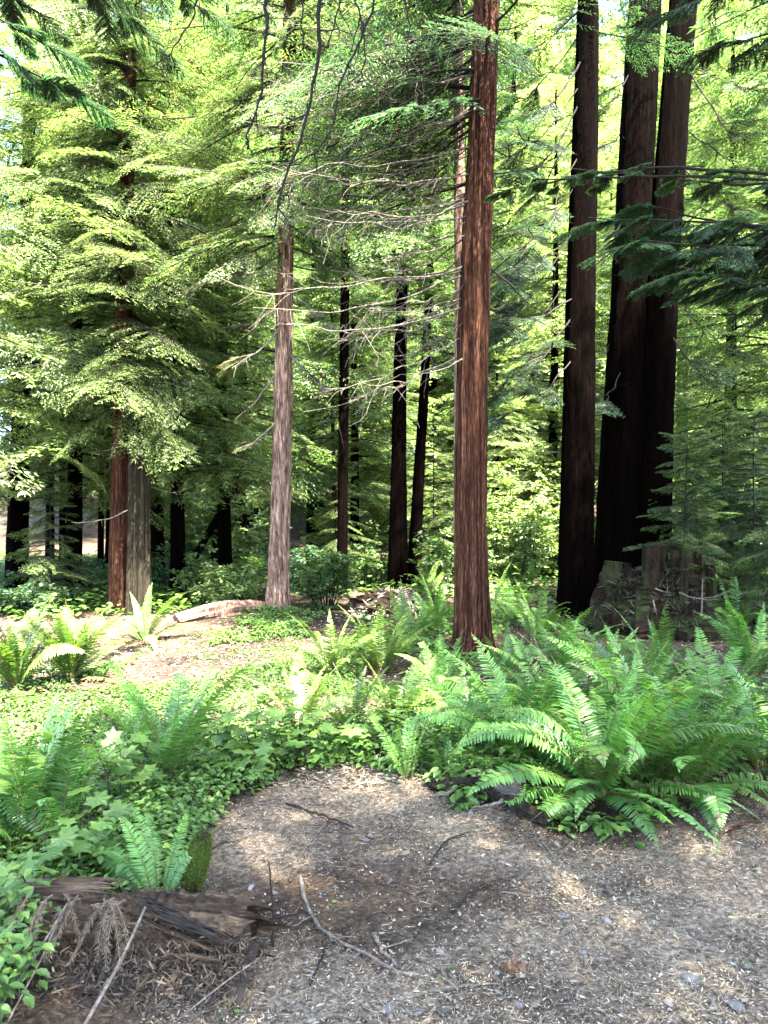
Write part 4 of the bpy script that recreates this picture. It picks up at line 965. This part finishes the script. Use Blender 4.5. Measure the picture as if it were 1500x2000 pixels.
# ------------------------------------------------------------------ sticks
def stick(pts, r, lab, mat=None, name='fallen_stick', forks=0, cat='stick', lift=.0):
    P = []
    for (px, py, h) in pts:
        x, y = gp(px, py); P.append([x, y, float(gh(x, y)) + h + r * .6])
    P = smooth_path(np.array(P), 22); b = P[0].copy(); rng = np.random.default_rng(int(pts[0][0] + pts[0][1]))
    P = P - b + rng.normal(0, r * .35, P.shape)
    mb = MB(); V, fs = tube(P, np.linspace(r, r * .5, 22) * (1 + .12 * rng.standard_normal(22)), 8); mb.add(V, fs)
    for k in range(forks):
        i = int(rng.integers(5, 19)); a = rng.uniform(0, 6.28); l = rng.uniform(.05, .14)
        Q = P[i] + np.array([math.cos(a), math.sin(a), .15]) * l * np.linspace(0, 1, 5)[:, None] + rng.normal(0, .003, (5, 3))
        V, fs = tube(Q, np.linspace(r * .5, r * .2, 5), 5); mb.add(V, fs)
    o = mb.build(name, mat or M_TWIG, None, tuple(b)); return tag(o, lab, cat)
stick([(586, 1712, .01), (600, 1770, .01), (632, 1825, .012), (700, 1865, .01), (775, 1908, .015), (830, 1912, .005)], .0075, 'long curved grey stick lying across the middle of the path', forks=4)
stick([(730, 1832, .005), (750, 1870, .01), (790, 1905, .005)], .008, 'short straight stick touching the end of the long curved stick', forks=1)
stick([(636, 1850, .0), (622, 1890, .005), (605, 1925, .0)], .006, 'short dark stick leaning left below the long curved stick', M_DTWIG)
stick([(548, 1720, 0), (640, 1605, .01), (690, 1622, .01)], .004, 'thin brown twig on the bare path beyond the long curved stick')
stick([(560, 1572, .01), (620, 1590, .015), (690, 1618, .01)], .008, 'dark brown branch lying on the path near the green strip', M_DTWIG, forks=2)
stick([(760, 1960, .0), (880, 1938, .01), (980, 1920, .0)], .0065, 'straight grey stick lying across the bottom middle of the path', forks=2)
stick([(840, 1690, .0), (870, 1655, .012), (920, 1630, .005)], .005, 'thin dark twig pointing up the path toward the fern bed', M_DTWIG, forks=2)
stick([(880, 1790, .0), (930, 1745, .012), (960, 1730, .0)], .006, 'short dark twig in the centre of the path', M_DTWIG, forks=1)
stick([(980, 1745, .0), (1060, 1758, .006), (1108, 1757, .0)], .0035, 'pale straw stalk on the path below the fern bed')
stick([(1420, 1640, .0), (1460, 1625, .01), (1540, 1600, .0)], .006, 'reddish twig on the sunlit litter at the right edge', M_BARK)
stick([(1060, 1645, .0), (1085, 1685, .01), (1110, 1750, .0)], .0045, 'pale twig leading from the fern bed down the path')
stick([(560, 2010, .0), (640, 1990, .01), (700, 1985, .0)], .0075, 'straw coloured stick at the bottom of the path beside the log', forks=0)
stick([(398, 1690, .05), (430, 1660, .04), (470, 1640, .0)], .004, 'thin stick leaning from the mossy stub onto the path', M_DTWIG)
stick([(490, 1790, .0), (520, 1800, .01), (600, 1790, .02)], .004, 'thin dark twig lying right of the log end', M_DTWIG)
stick([(533, 1850, .0), (532, 1800, .06), (525, 1745, .14)], .005, 'dead seedling stem standing upright beside the log', M_DTWIG, 'dead_seedling', 4, 'dead stem')
stick([(1225, 1262, .0), (1228, 1250, .5), (1226, 1230, .95)], .012, 'pale thin stick standing upright against the right side of the stump') if False else None

def curl(px, py, r, lab):
    """crumpled orange dead leaf clump"""
    x, y = gp(px, py); rng = np.random.default_rng(4); mb = MB(); n = 22
    leaves(mb, rng.normal(0, r * .5, (n, 3)) * [1, .7, .3] + [0, 0, r * .3], rng.normal(0, 1, (n, 3)), rng.normal(0, 1, (n, 3)), rng.uniform(.5, 1, n) * r, rng.uniform(.3, .5, n) * r, palette(rng, n, [(.07, .03, .014), (.16, .085, .045)]), LANCE)
    return tag(mb.build('dead_frond', M_LITTER, None, (x, y, float(gh(x, y)) + .004)), lab, 'dead frond')
curl(995, 1898, .04, 'crumpled orange dead frond lying on the lower path')

# ------------------------------------------------------------------ rotting log, lower left
M_ROT = bark_mat('rotten_log_wood', [(0.0042, 0.0030, 0.0018), (0.0193, 0.0125, 0.0079), (0.0471, 0.0318, 0.0194), (0.0942, 0.0665, 0.0408)], scale=(2.0, 22, 22), fine=(9, 90, 90), bump=1.0, dist=.012)
M_CHAR = bark_mat('charred_wood', [(0.0017, 0.0014, 0.0012), (0.0069, 0.0058, 0.0052), (0.0173, 0.0144, 0.0120), (0.0922, 0.0630, 0.0343)], scale=(4, 50, 50), fine=(14, 190, 190), bump=1.0, dist=.012)
x0, y0 = -1.30, 2.66; x1, y1 = -.50, 2.50
zg = float(gh(-.9, 2.6)); e = empty('rotting_log', (-.84, 2.60, zg), math.atan2(y1 - y0, x1 - x0), 'crumbling fallen log with a charred top strip in the bottom left corner', 'log')
rr = np.random.default_rng(9); k = 46
xs = np.linspace(-.48, .40, k)
body = MB()
V, fs = tube(np.stack([xs, .015 * np.sin(6 * xs), .055 + .02 * np.sin(4 * xs)], 1), .125 - .03 * np.abs(xs - .05) + .008 * rr.standard_normal(k), 52,
             lambda th, i, p: 1 + .07 * np.sin(11 * th + 1.5 * np.sin(5 * p[:, 0:1])) + .06 * np.sin(23 * th + 4 * p[:, 0:1]) + .05 * np.sin(4 * th + 7 * p[:, 0:1]) + .035 * rr.standard_normal((1, 52)) + .02 * rr.standard_normal((k, 52)), cap=False)
V = V.reshape(k, 52, 3); V[-1, :, 0] += rr.normal(0, .035, 52); V[-2, :, 0] += rr.normal(0, .015, 52); V[:, :, 1] *= 1.1
body.add(V.reshape(-1, 3), fs)
# dark hollow core and splinters at the broken end
V, fs = tube(np.array([[.12, 0, .05], [.36, 0, .045]]), [.07, .085], 20); body.add(V, fs)
for i in range(90):
    a = rr.uniform(0, 6.28); r = .115 * math.sqrt(rr.uniform(.35, 1)); l = rr.uniform(.08, .24); xx = rr.uniform(.22, .36)
    Q = np.array([[xx - l, r * 1.1 * math.cos(a), .055 + r * math.sin(a)], [xx + rr.uniform(0, .05), r * 1.1 * math.cos(a) * rr.uniform(.9, 1.12), .055 + r * math.sin(a) * rr.uniform(.9, 1.12)]])
    V, fs = tube(Q, [rr.uniform(.004, .010), .002], 4); body.add(V, fs)
body.build('trunk', M_ROT, e)
# shelf of layered wood at the far left end and the pale lower slab
def slab(par, c, size, rz, ry, rx, mat, seed, name, nl=9):
    rng = np.random.default_rng(seed); mb = MB(); L, Wd, Tk = size
    for i in range(nl):
        yy = (i + .5) / nl - .5
        l = L * rng.uniform(.75, 1.05); off = rng.uniform(-.06, .06) * L
        Q = np.stack([np.linspace(-l / 2, l / 2, 8) + off, yy * Wd + rng.normal(0, .0012, 8), rng.normal(0, Tk * .12, 8) - (yy ** 2) * Tk * 1.5], 1)
        V, fs = tube(Q, np.array([.25, .8, 1, 1, 1, 1, .7, .2]) * Wd / nl * .78, 6); mb.add(V, fs)
    o = mb.build(name, mat, par, c); o.rotation_euler = (rx, ry, rz); return o
slab(e, (.19, -.045, .165), (.40, .15, .035), -.16, .16, -.35, M_CHAR, 1, 'charred_strip', 26)
slab(e, (.18, -.095, .13), (.36, .05, .02), -.16, .16, -.7, M_ROT, 2, 'bark_slab', 7)
slab(e, (-.33, .05, .17), (.38, .13, .02), .05, -.05, .1, M_ROT, 3, 'bark_slab', 12)
slab(e, (.26, -.12, .05), (.20, .11, .02), -.1, -.05, -1.2, M_ROT, 5, 'bark_slab', 10)
# rubble of rotten wood crumbs against the log
cr = MB(); n = 6000
cx = rr.uniform(-.50, .42, n); cyy = -.07 - .11 * np.abs(rr.standard_normal(n)) * .9; cz = np.maximum(.004, .13 - .75 * (-.06 - cyy) + rr.normal(0, .018, n))
leaves(cr, np.stack([cx, cyy, cz], 1), rr.normal(0, 1, (n, 3)), rr.normal(0, .6, (n, 3)) + [0, -.4, 1], rr.uniform(.010, .05, n), rr.uniform(.002, .008, n), palette(rr, n, [(.008, .006, .004), (.026, .018, .011), (.050, .036, .023), (.085, .066, .045)], .25), LANCE)
mnd = MB(); uu = np.linspace(-.52, .44, 40); vv = np.linspace(0, 1, 14); UU, VV = np.meshgrid(uu, vv)
zz_ = (.135 - .02 * np.cos(5 * UU)) * (1 - VV) ** 1.3 * (1 - .6 * (np.abs(UU) / .55) ** 4) + .012 * vnoise(UU, VV, 14, 2) * (1 - VV) + .004 * rr.standard_normal(UU.shape)
ii, jj = np.meshgrid(np.arange(13), np.arange(39), indexing='ij')
cr.add(np.stack([UU.ravel(), (-.04 - .20 * VV).ravel(), zz_.ravel() - .006], 1), np.stack([ii * 40 + jj, ii * 40 + jj + 1, (ii + 1) * 40 + jj + 1, (ii + 1) * 40 + jj], -1).reshape(-1, 4), 0, (.020, .015, .012))
o = cr.build('wood_crumbs', M_LITTER, e); o['kind'] = 'stuff'
# dead brown sprays draped over the log
def dead_spray(loc, rz, lab, seed, n=7, L=.26):
    rng = np.random.default_rng(seed); mb = MB()
    for i in range(n):
        a = -1.57 + rng.normal(0, .45); l = L * rng.uniform(.6, 1.15)
        s = np.linspace(0, 1, 26)
        P = np.stack([math.cos(a) * l * s ** .9 + rng.uniform(-.12, .12), math.sin(a) * l * s * .85, .03 - .17 * s ** 2.0 * l / .26 + .01 * np.sin(5 * s + i)], 1)
        V, fs = tube(P, np.linspace(.0028, .001, 26), 4, cap=False); mb.add(V, fs, 0, (.09, .065, .05))
        T = norm(np.gradient(P, axis=0))
        for sd in (-1, 1):
            pos = np.repeat(P[2:], 2, 0) + rng.normal(0, .002, (48, 3)); t = np.repeat(T[2:], 2, 0)
            d = t * .8 + sd * norm(np.cross(t, [0, 0, 1.0])) * .6 + rng.normal(0, .2, (48, 3))
            leaves(mb, pos, d, np.array([0, -.5, 1.0]) + rng.normal(0, .4, (48, 3)), rng.uniform(.010, .026, 48), .0035, palette(rng, 48, [(.028, .020, .012), (.060, .046, .027), (.105, .083, .052)], .2), DIAMOND)
    o = mb.build('dead_redwood_spray', M_LITTER, None, loc); o.rotation_euler = (0, 0, rz); return tag(o, lab, 'dead spray')
dead_spray((-1.02, 2.56, zg + .175), -.15, 'brown dead redwood spray hanging over the middle of the rotting log', 3, 7, .22)
dead_spray((-1.17, 2.58, zg + .17), -.1, 'brown dead redwood spray draped on the left part of the rotting log', 4, 5, .2)
dead_spray((-.90, 2.56, zg + .17), .1, 'short brown dead spray beside the charred strip of the log', 5, 6, .17)
# straw stalks leaning on the log
def stalk(A, B, r, lab, mat=M_TWIG, bend=.02, name='dry_stalk'):
    A = np.array(A, float); B = np.array(B, float); Q = smooth_path(np.array([A, (A + B) / 2 + [bend, 0, bend], B]), 12)
    mb = MB(); V, fs = tube(Q - A, np.linspace(r, r * .6, 12), 6); mb.add(V, fs); return tag(mb.build(name, mat, None, tuple(A)), lab, 'stalk')
stalk((-.90, 2.16, zg + .0), (-.80, 2.48, zg + .22), .0065, 'straight pale stick propped against the middle of the rotting log')
stalk((-1.20, 2.30, zg + .0), (-1.08, 2.52, zg + .21), .0045, 'pale dry stalk propped against the left part of the rotting log, thicker of two')
stalk((-1.14, 2.24, zg + .0), (-1.09, 2.50, zg + .20), .003, 'thin straw stalk crossing the thicker one on the rotting log')
stalk((-.62, 2.22, zg + .02), (-.40, 2.40, zg + .10), .003, 'thin straw stalk poking out past the broken log end')
stalk((-.78, 2.15, zg + .02), (-.62, 2.10, zg + .02), .007, 'pale stick lying on the ground in front of the rotting log')
# mossy stub
d = 2.93; A = ap(362, 1778, 2.88); B = ap(398, 1690, 3.05); A[2] = float(gh(A[0], A[1])) + .0
B[2] = A[2] + .23
e = empty('mossy_stub', tuple(A), 0, 'short moss covered stub of wood sticking up behind the rotting log', 'log')
Q = np.stack([np.linspace(0, B[0] - A[0], 10), np.linspace(0, B[1] - A[1], 10), np.linspace(-.01, B[2] - A[2], 10)], 1)
mb = MB(); V, fs = tube(Q, np.linspace(.028, .030, 10), 16, lambda th, i, p: 1 + .08 * np.sin(5 * th + i)); mb.add(V, fs); mb.build('wood', M_SNAG, e)
mo = MB(); V, fs = tube(Q[3:], np.array([.026, .034, .038, .039, .036, .028, .012]), 18, lambda th, i, p: 1 + .10 * np.sin(4 * th + 2 * i) + .08 * np.sin(7 * th - i)); mo.add(V, fs, 0, (.03, .05, .008))
n = 5200; u = rr.uniform(.28, 1.02, n); a = rr.uniform(0, 6.28, n); ax3 = norm(Q[-1] - Q[0]); s3 = norm(np.cross(ax3, [0, 0, 1.0])); t3 = np.cross(s3, ax3)
nr = np.cos(a)[:, None] * s3 + np.sin(a)[:, None] * t3; q_ = np.minimum(u, 1)
pos = Q[0] + (Q[-1] - Q[0]) * u[:, None] + nr * (.038 * np.interp(u, [.28, .45, .75, .9, 1.02], [.7, 1, 1, .85, .3]) * rr.uniform(.85, 1.12, n))[:, None]
leaves(mo, pos, nr + rr.normal(0, .5, (n, 3)) + [0, 0, .3], rr.normal(0, 1, (n, 3)), rr.uniform(.008, .020, n), .0028, palette(rr, n, [(.022, .036, .005), (.045, .066, .009), (.08, .10, .018)], .2))
mo.build('moss', M_MOSS, e)
# weathered root under the ferns
rt_ = np.random.default_rng(12)
A = np.array([*gp(885, 1562), 0]); B = np.array([*gp(1065, 1618), 0]); A[2] = float(gh(A[0], A[1])); B[2] = float(gh(B[0], B[1]))
e = empty('weathered_root', tuple(A), 0, 'grey weathered root lying under the front edge of the fern bed', 'root')
Q = smooth_path(np.array([[-.10, .12, .03], [0, 0, .05], (B - A) * .4 + [0, .05, .09], (B - A) * .75 + [0, 0, .05], (B - A) + [.02, -.02, .02]]), 30)
mb = MB(); V, fs = tube(Q, np.linspace(.05, .03, 30), 20, lambda th, i, p: 1 + .16 * np.sin(4 * th + .3 * i) + .1 * np.sin(9 * th + .2 * i) + .05 * rt_.standard_normal((30, 20))); mb.add(V, fs); mb.build('wood', M_SNAG, e)
for k in range(4):
    a = Q[4 + 5 * k]; dead_branch(rt_, a, a + rt_.normal(0, .14, 3) * [1, 1, .3] + [0, -.06, .02], .013, 2)[0].build('rootlet', M_TWIG, e)
tf = MB(); n = 420; a = rt_.normal(.4, .5, n)
c0 = (B - A) * .52 + np.array([0, 0, .12]); leaves(tf, c0 + rt_.normal(0, .02, (n, 3)), np.stack([np.cos(a), rt_.normal(-.3, .3, n), np.sin(a) * .5], 1), rt_.normal(0, 1, (n, 3)), rt_.uniform(.05, .13, n), .003, palette(rt_, n, [(.05, .042, .036), (.13, .115, .10)]), DIAMOND); tf.build('frayed_fibre', M_LITTER, e)

# ------------------------------------------------------------------ stump and debris mound
d = 9.7; b_ = ap(1285, 1200, d); b_[2] = float(gh(b_[0], b_[1])) - .03
e = empty('old_stump', tuple(b_), 0, 'big old mossy stump with upright slabs in front of the dark leaning trunks', 'stump')
rs_ = np.random.default_rng(15); mb = MB(); k = 24; zz = np.linspace(0, .72, k)
V, fs = tube(np.stack([-.08 * zz / .72 - .05, 0 * zz, zz], 1), .80 - .22 * zz / .72 + .05 * np.sin(zz * 9), 44, lambda th, i, p: 1 + .08 * np.sin(5 * th + 2 * p[:, 2:3]) + .06 * np.sin(11 * th + 3 * p[:, 2:3]) + .05 * np.sin(17 * th) + .03 * rs_.standard_normal((k, 44)))
V[:, 2] += .06 * vnoise(V[:, 0], V[:, 1], 4, 1) * (V[:, 2] > .5); mb.add(V, fs); mb.build('base', M_STUMP, e)
S1 = F / d
for (pxa, pxb, top, yy) in [(1231, 1261, 1063, -.46), (1264, 1283, 1070, -.30), (1283, 1297, 1072, -.46), (1293, 1309, 1082, -.58), (1312, 1336, 1068, -.22), (1340, 1362, 1078, -.12), (1360, 1376, 1100, -.30), (1222, 1238, 1112, -.25), (1290, 1325, 1066, .1)]:
    cx = ((pxa + pxb) / 2 - 1285) / S1; wd = (pxb - pxa) / S1; zt = HC - (top - 1000) / S1 - b_[2]
    k = 20; zz = np.linspace(.35, zt, k); p_ = rs_.uniform(0, 6)
    V, fs = tube(np.stack([cx + .012 * np.sin(4 * zz + p_), yy + .01 * np.cos(3 * zz + p_), zz], 1), wd * .52 * (1 + .12 * (zt - zz)), 16, lambda th, i, p: 1 + .14 * np.sin(4 * th + p_ + 1.5 * p[:, 2:3]) + .08 * np.sin(7 * th + p_ * 2) + .03 * rs_.standard_normal((k, 16)))
    MB().add(V, fs).build('stump_slab', M_STUMP, e)
sh = MB(); k = 16; zz = np.linspace(0, .93, k)
V, fs = tube(np.stack([-.62 + .1 * zz, .05 + 0 * zz, zz], 1), .30 - .16 * zz, 26, lambda th, i, p: 1 + .14 * np.sin(5 * th + 3 * p[:, 2:3]) + .07 * rs_.standard_normal((k, 26))); sh.add(V, fs); sh.build('shoulder', M_STUMP, e)
db = MB(); n = 1900; a = rs_.uniform(0, 6.28, n); r = .78 * np.sqrt(rs_.random(n)); px_ = r * np.cos(a) - .1; py_ = r * np.sin(a) * .95
zz = np.where(r > .55, .72 - (r - .55) * 2.6, .74) + rs_.normal(0, .03, n)
leaves(db, np.stack([px_, py_ - .05, np.maximum(zz, .02)], 1), rs_.normal(0, 1, (n, 3)), rs_.normal(0, 1, (n, 3)) + [0, -.5, .5], rs_.uniform(.04, .16, n), rs_.uniform(.006, .02, n), palette(rs_, n, [(.008, .006, .004), (.018, .012, .007), (.035, .024, .015), (.06, .045, .03)], .2), LANCE)
o = db.build('debris', M_LITTER, e); o['kind'] = 'stuff'
for k in range(5):
    A = np.array([rs_.uniform(-.6, .3), -.68, rs_.uniform(.3, .7)]); dead_branch(rs_, A, A + np.array([rs_.uniform(-.3, .5), -.12, rs_.uniform(-.2, .12)]), .010, 3)[0].build('dead_twig', M_TWIG, e)
A = ap(1366, 1235, 9.0); B = ap(1372, 1130, 9.1); A[2] = float(gh(A[0], A[1])); stalk(A, B, .014, 'pale thin stick standing upright at the right side of the stump', M_TWIG, .01, 'standing_stick')
d = 11.2; b_ = ap(765, 1200, d); b_[2] = float(gh(b_[0], b_[1])) - .02
e = empty('debris_mound', tuple(b_), 0, 'low mound of rotten wood and debris before the pair of dark trunks', 'mound')
mb = MB(); k = 12; zz = np.linspace(0, 1, k)
V, fs = tube(np.stack([.08 * zz, 0 * zz, .34 * zz], 1), .58 * np.sqrt(1.02 - zz ** 1.6), 36, lambda th, i, p: 1 + .12 * np.sin(3 * th) + .12 * np.sin(7 * th + 8 * p[:, 2:3]) + .06 * rs_.standard_normal((k, 36))); mb.add(V, fs); mb.build('rotten_wood', M_STUMP, e)
db = MB(); n = 1300; a = rs_.uniform(0, 6.28, n); r = .62 * np.sqrt(rs_.random(n)); zz = .36 * (1 - (r / .64) ** 2) + rs_.normal(0, .02, n)
leaves(db, np.stack([r * np.cos(a) + .05, r * np.sin(a), np.maximum(zz, .02)], 1), np.stack([np.cos(a), np.sin(a), rs_.normal(-.3, .5, n)], 1) + rs_.normal(0, .4, (n, 3)), rs_.normal(0, .6, (n, 3)) + [0, 0, 1], rs_.uniform(.05, .16, n), rs_.uniform(.01, .028, n), palette(rs_, n, [(.05, .036, .03), (.14, .10, .08), (.28, .22, .18)], .2), LANCE)
o = db.build('wood_chips', M_LITTER, e); o['kind'] = 'stuff'
A = np.array([-.1, -.1, .28]); V, fs = tube(np.array([A, A + [-.02, 0, .16]]), [.035, .012], 7); MB().add(V, fs).build('shard', M_SNAG, e)
# root swelling of pale wood at the shaggy tree
A = ap(345, 1245, 9.6); B = ap(515, 1212, 10.35)
A[2] = float(gh(A[0], A[1])) + .01; B[2] = float(gh(B[0], B[1])) + .03
Q = smooth_path(np.array([[0, 0, 0], (B - A) * .3 + [0, 0, .06], (B - A) * .7 + [0, 0, .05], B - A]), 24)
mb = MB(); V, fs = tube(Q, .11 + .03 * np.sin(np.linspace(0, 3.1, 24)), 18, lambda th, i, p: 1 + .12 * np.sin(5 * th + .4 * i) + .08 * np.sin(11 * th + .2 * i)); mb.add(V * [1, 1, .8], fs)
tag(mb.build('fallen_log', M_BARKL, None, tuple(A)), 'pale sunlit log half buried beside the trail, ending at the shaggy tree', 'log')

# wire fence deep in the shade
d = 13.4; xa = (330 - 750) / F * d; xb = (535 - 750) / F * d; z0 = float(gh(xa, d))
e = empty('wire_fence', (xa, d, z0), 0, 'faint sagging wire mesh fence in the shade left of the shaggy tree', 'fence')
mb = MB(); Lf = xb - xa
for zz in np.linspace(.12, .62, 5):
    s = np.linspace(0, 1, 12); V, fs = tube(np.stack([Lf * s, 0 * s, zz - .08 * np.sin(3.14 * s)], 1), .003, 4, cap=False); mb.add(V, fs)
for s in np.linspace(.02, .98, 16):
    V, fs = tube(np.array([[Lf * s, 0, .12 - .08 * math.sin(3.14 * s)], [Lf * s, 0, .62 - .08 * math.sin(3.14 * s)]]), .0022, 4, cap=False); mb.add(V, fs)
mb.build('wire_mesh', M_TWIG, e)
for s in (0, 1):
    V, fs = tube(np.array([[Lf * s, .02, -.05], [Lf * s, .02, .75]]), .03, 8); MB().add(V, fs).build('post', M_DTWIG, e)

# ------------------------------------------------------------------ branches reaching in from trees outside the view
rn = np.random.default_rng(44)
def outside_tree(x, y, H, r, lab, cz=None):
    e = empty('overhanging_redwood', (x, y, float(gh(x, y)) - .03), 0, lab, 'tree'); k = 60; zz = np.linspace(0, H, k)
    V, fs = trunk_mesh(np.stack([0 * zz, 0 * zz, zz], 1), np.linspace(r, r * .3, k), 24, int(x * 10) + 50); MB().add(V, fs).build('trunk', M_BARKD, e, smooth=True); return e
# dark bare twigs at the top centre
e = outside_tree(1.8, -1.1, 15, .26, 'redwood behind the viewer whose dark bare twigs hang into the top centre'); O = np.array(e.location)
crown_mb(rn, 5.0, 14.6, 2.3, 80, 2, P_DEEP, .03, low=.9).build('crown', [M_NEEDLE, M_DTWIG], e)  # unseen crown added to this tree to shade the foreground
limb = smooth_path(np.array([[1.75, -1.05, 4.0], [1.3, .3, 3.95], [.5, 1.9, 3.78], [-.4, 2.5, 3.72], [-.75, 2.6, 3.75]]), 30)
V, fs = tube(limb - O, np.linspace(.035, .008, 30), 8); MB().add(V, fs).build('limb', M_DTWIG, e)
for tw in [([(540, -180), (522, -40), (518, 60), (513, 140), (503, 215), (482, 262), (490, 300)], 2.62, .0085), ([(640, -200), (624, -60), (622, 40), (620, 120), (606, 190), (588, 270), (562, 330), (545, 395), (530, 430)], 2.55, .0095),
           ([(700, -150), (694, -20), (708, 60), (706, 140), (690, 165)], 2.5, .006), ([(770, -160), (735, -30), (712, 60), (690, 110), (665, 160), (650, 250), (610, 305), (560, 325), (490, 318)], 2.7, .006),
           ([(600, -170), (585, -50), (592, 60), (583, 120)], 2.6, .006), ([(420, -160), (392, -30), (375, 30), (345, 90), (300, 130), (260, 135)], 2.8, .006), ([(800, -140), (790, -30), (798, 60), (790, 150)], 2.5, .005), ([(660, -160), (668, -40), (655, 40), (640, 90), (618, 60)], 2.65, .005)]:
    P = np.array([ap(px, py, tw[1] + .02 * i) for i, (px, py) in enumerate(tw[0])])
    jn = limb[int(np.argmin(np.linalg.norm(limb - P[0], axis=1)))]; P = np.vstack([jn, P]); P = smooth_path(P, 26) + rn.normal(0, .004, (26, 3))
    mb = MB(); V, fs = tube(P - O, np.linspace(tw[2], tw[2] * .3, 26) * (1 + .1 * rn.standard_normal(26)), 6); mb.add(V, fs)
    for k in range(9):
        i = int(rn.integers(6, 25)); dv = norm(rn.normal(0, 1, 3) + np.array([0, 0, -.9])); l = rn.uniform(.03, .14)
        Qq = P[i] - O + dv * l * np.linspace(0, 1, 5)[:, None] + rn.normal(0, .003, (5, 3)); V, fs = tube(Qq, np.linspace(tw[2] * .4, .0012, 5), 4, cap=False); mb.add(V, fs)
    mb.build('twig', M_DTWIG, e)
# dark green boughs from the right
e = outside_tree(4.6, 4.3, 17, .30, 'redwood beyond the right edge whose dark blue green boughs cross the dark trunks'); O = np.array(e.location)
def bough(e, O, A, B, L, width_scale, pal, seed, n=16, lod=0, brown=.01, droop=.5):
    """long limb carrying flat feathery side sprays along its outer part"""
    rng = np.random.default_rng(seed); A = np.asarray(A, float); B = np.asarray(B, float); Lt = np.linalg.norm(B - A)
    P = smooth_path(np.array([A, A * .7 + B * .3 + rng.normal(0, .10, 3), A * .35 + B * .65 + rng.normal(0, .09, 3) + [0, 0, .05], B]), 30) + rng.normal(0, .004, (30, 3)); mb = MB()
    V, fs = tube(P - O, np.linspace(.020, .004, 30), 6); mb.add(V, fs, 1, (.05, .04, .03))
    dirv = norm(B - A); az0 = math.atan2(dirv[1], dirv[0]); s0 = max(.12, 1 - 2.3 / Lt); n = int(n * 1.25)
    for i in range(n):
        s = s0 + (1 - s0) * (i + rng.random()) / n; b = P[int(s * 29)] - O
        az = az0 + (1 if i % 2 else -1) * rng.uniform(.25, 1.05); l = L * rng.uniform(.65, 1.15) * (1.1 - .65 * (s - s0) / (1 - s0))
        add_branch(mb, rng, b + rng.normal(0, .02, 3), az, rng.uniform(-droop, .0), l, lod, pal, brown=brown, r0=.004, roll=rng.normal(0, .25))
    add_branch(mb, rng, P[-2] - O, az0, -.15, L * .7, lod, pal, brown=brown, r0=.004)
    mb.build('branch', [M_NEEDLE, M_DTWIG], e)
P_SKYLIT_SHADE = [(0.0126, 0.0480, 0.0216), (0.0216, 0.0700, 0.0302), (0.0360, 0.0950, 0.0360)]  # needles coloured dark and bluish to carry the skylit shade
P_SUNNED_TIPS = [(.03, .07, .03), (.055, .11, .04), (.09, .15, .06)]  # needles coloured lighter for thin sprays that catch some light
for k, (hz, px, py, dd, L_, n_, pal, dp) in enumerate([(3.0, 1230, 470, 4.6, .60, 26, P_SKYLIT_SHADE, .5), (3.1, 1150, 425, 4.8, .50, 24, P_SKYLIT_SHADE, .45), (3.2, 1240, 395, 5.0, .55, 22, P_SKYLIT_SHADE, .4), (2.95, 1330, 520, 4.4, .55, 22, P_SKYLIT_SHADE, .4),
        (3.4, 1040, 350, 5.0, .30, 11, P_SUNNED_TIPS, .3), (3.5, 960, 375, 5.2, .24, 9, P_SUNNED_TIPS, .25), (3.4, 1120, 330, 5.1, .30, 11, P_SUNNED_TIPS, .3), (2.8, 1420, 545, 4.5, .5, 18, P_SKYLIT_SHADE, .4), (3.0, 1300, 500, 4.9, .55, 22, P_SKYLIT_SHADE, .45), (3.1, 1380, 440, 4.7, .55, 20, P_SKYLIT_SHADE, .4), (4.9, 1300, 30, 5.4, .55, 16, P_DEEP, .4), (4.7, 1400, 90, 5.2, .5, 14, P_DEEP, .4)]):
    bough(e, O, O + [0, 0, hz], ap(px, py, dd), L_, 1, pal, 20 + k, n_, droop=dp)
crown_mb(rn, 7.2, 16.6, 3.3, 56, 1, P_DEEP, .03, low=.9).build('crown', [M_NEEDLE, M_DTWIG], e)  # crown added above the view to throw shade on the centre trunk
# dark boughs at the top left
e = outside_tree(-3.6, 3.6, 12, .26, 'redwood beyond the left edge whose dark boughs hang across the top left corner'); O = np.array(e.location)
bough(e, O, O + [0, 0, 5.0], ap(90, 90, 4.6), .5, 1, P_SKYLIT_SHADE, 11, 14)
bough(e, O, O + [0, 0, 5.0], ap(150, 190, 4.9), .45, 1, P_SKYLIT_SHADE, 12, 12)
for k, (hz, px, py, dd, L_, n_) in enumerate([(5.6, 250, 40, 5.4, .55, 20), (5.8, 400, 25, 6.0, .6, 22), (5.4, 60, 20, 5.2, .55, 18), (5.5, 320, 110, 5.8, .45, 14)]):
    bough(e, O, O + [0, 0, hz], ap(px, py, dd), L_, 1, P_DEEP, 40 + k, n_, droop=.5)
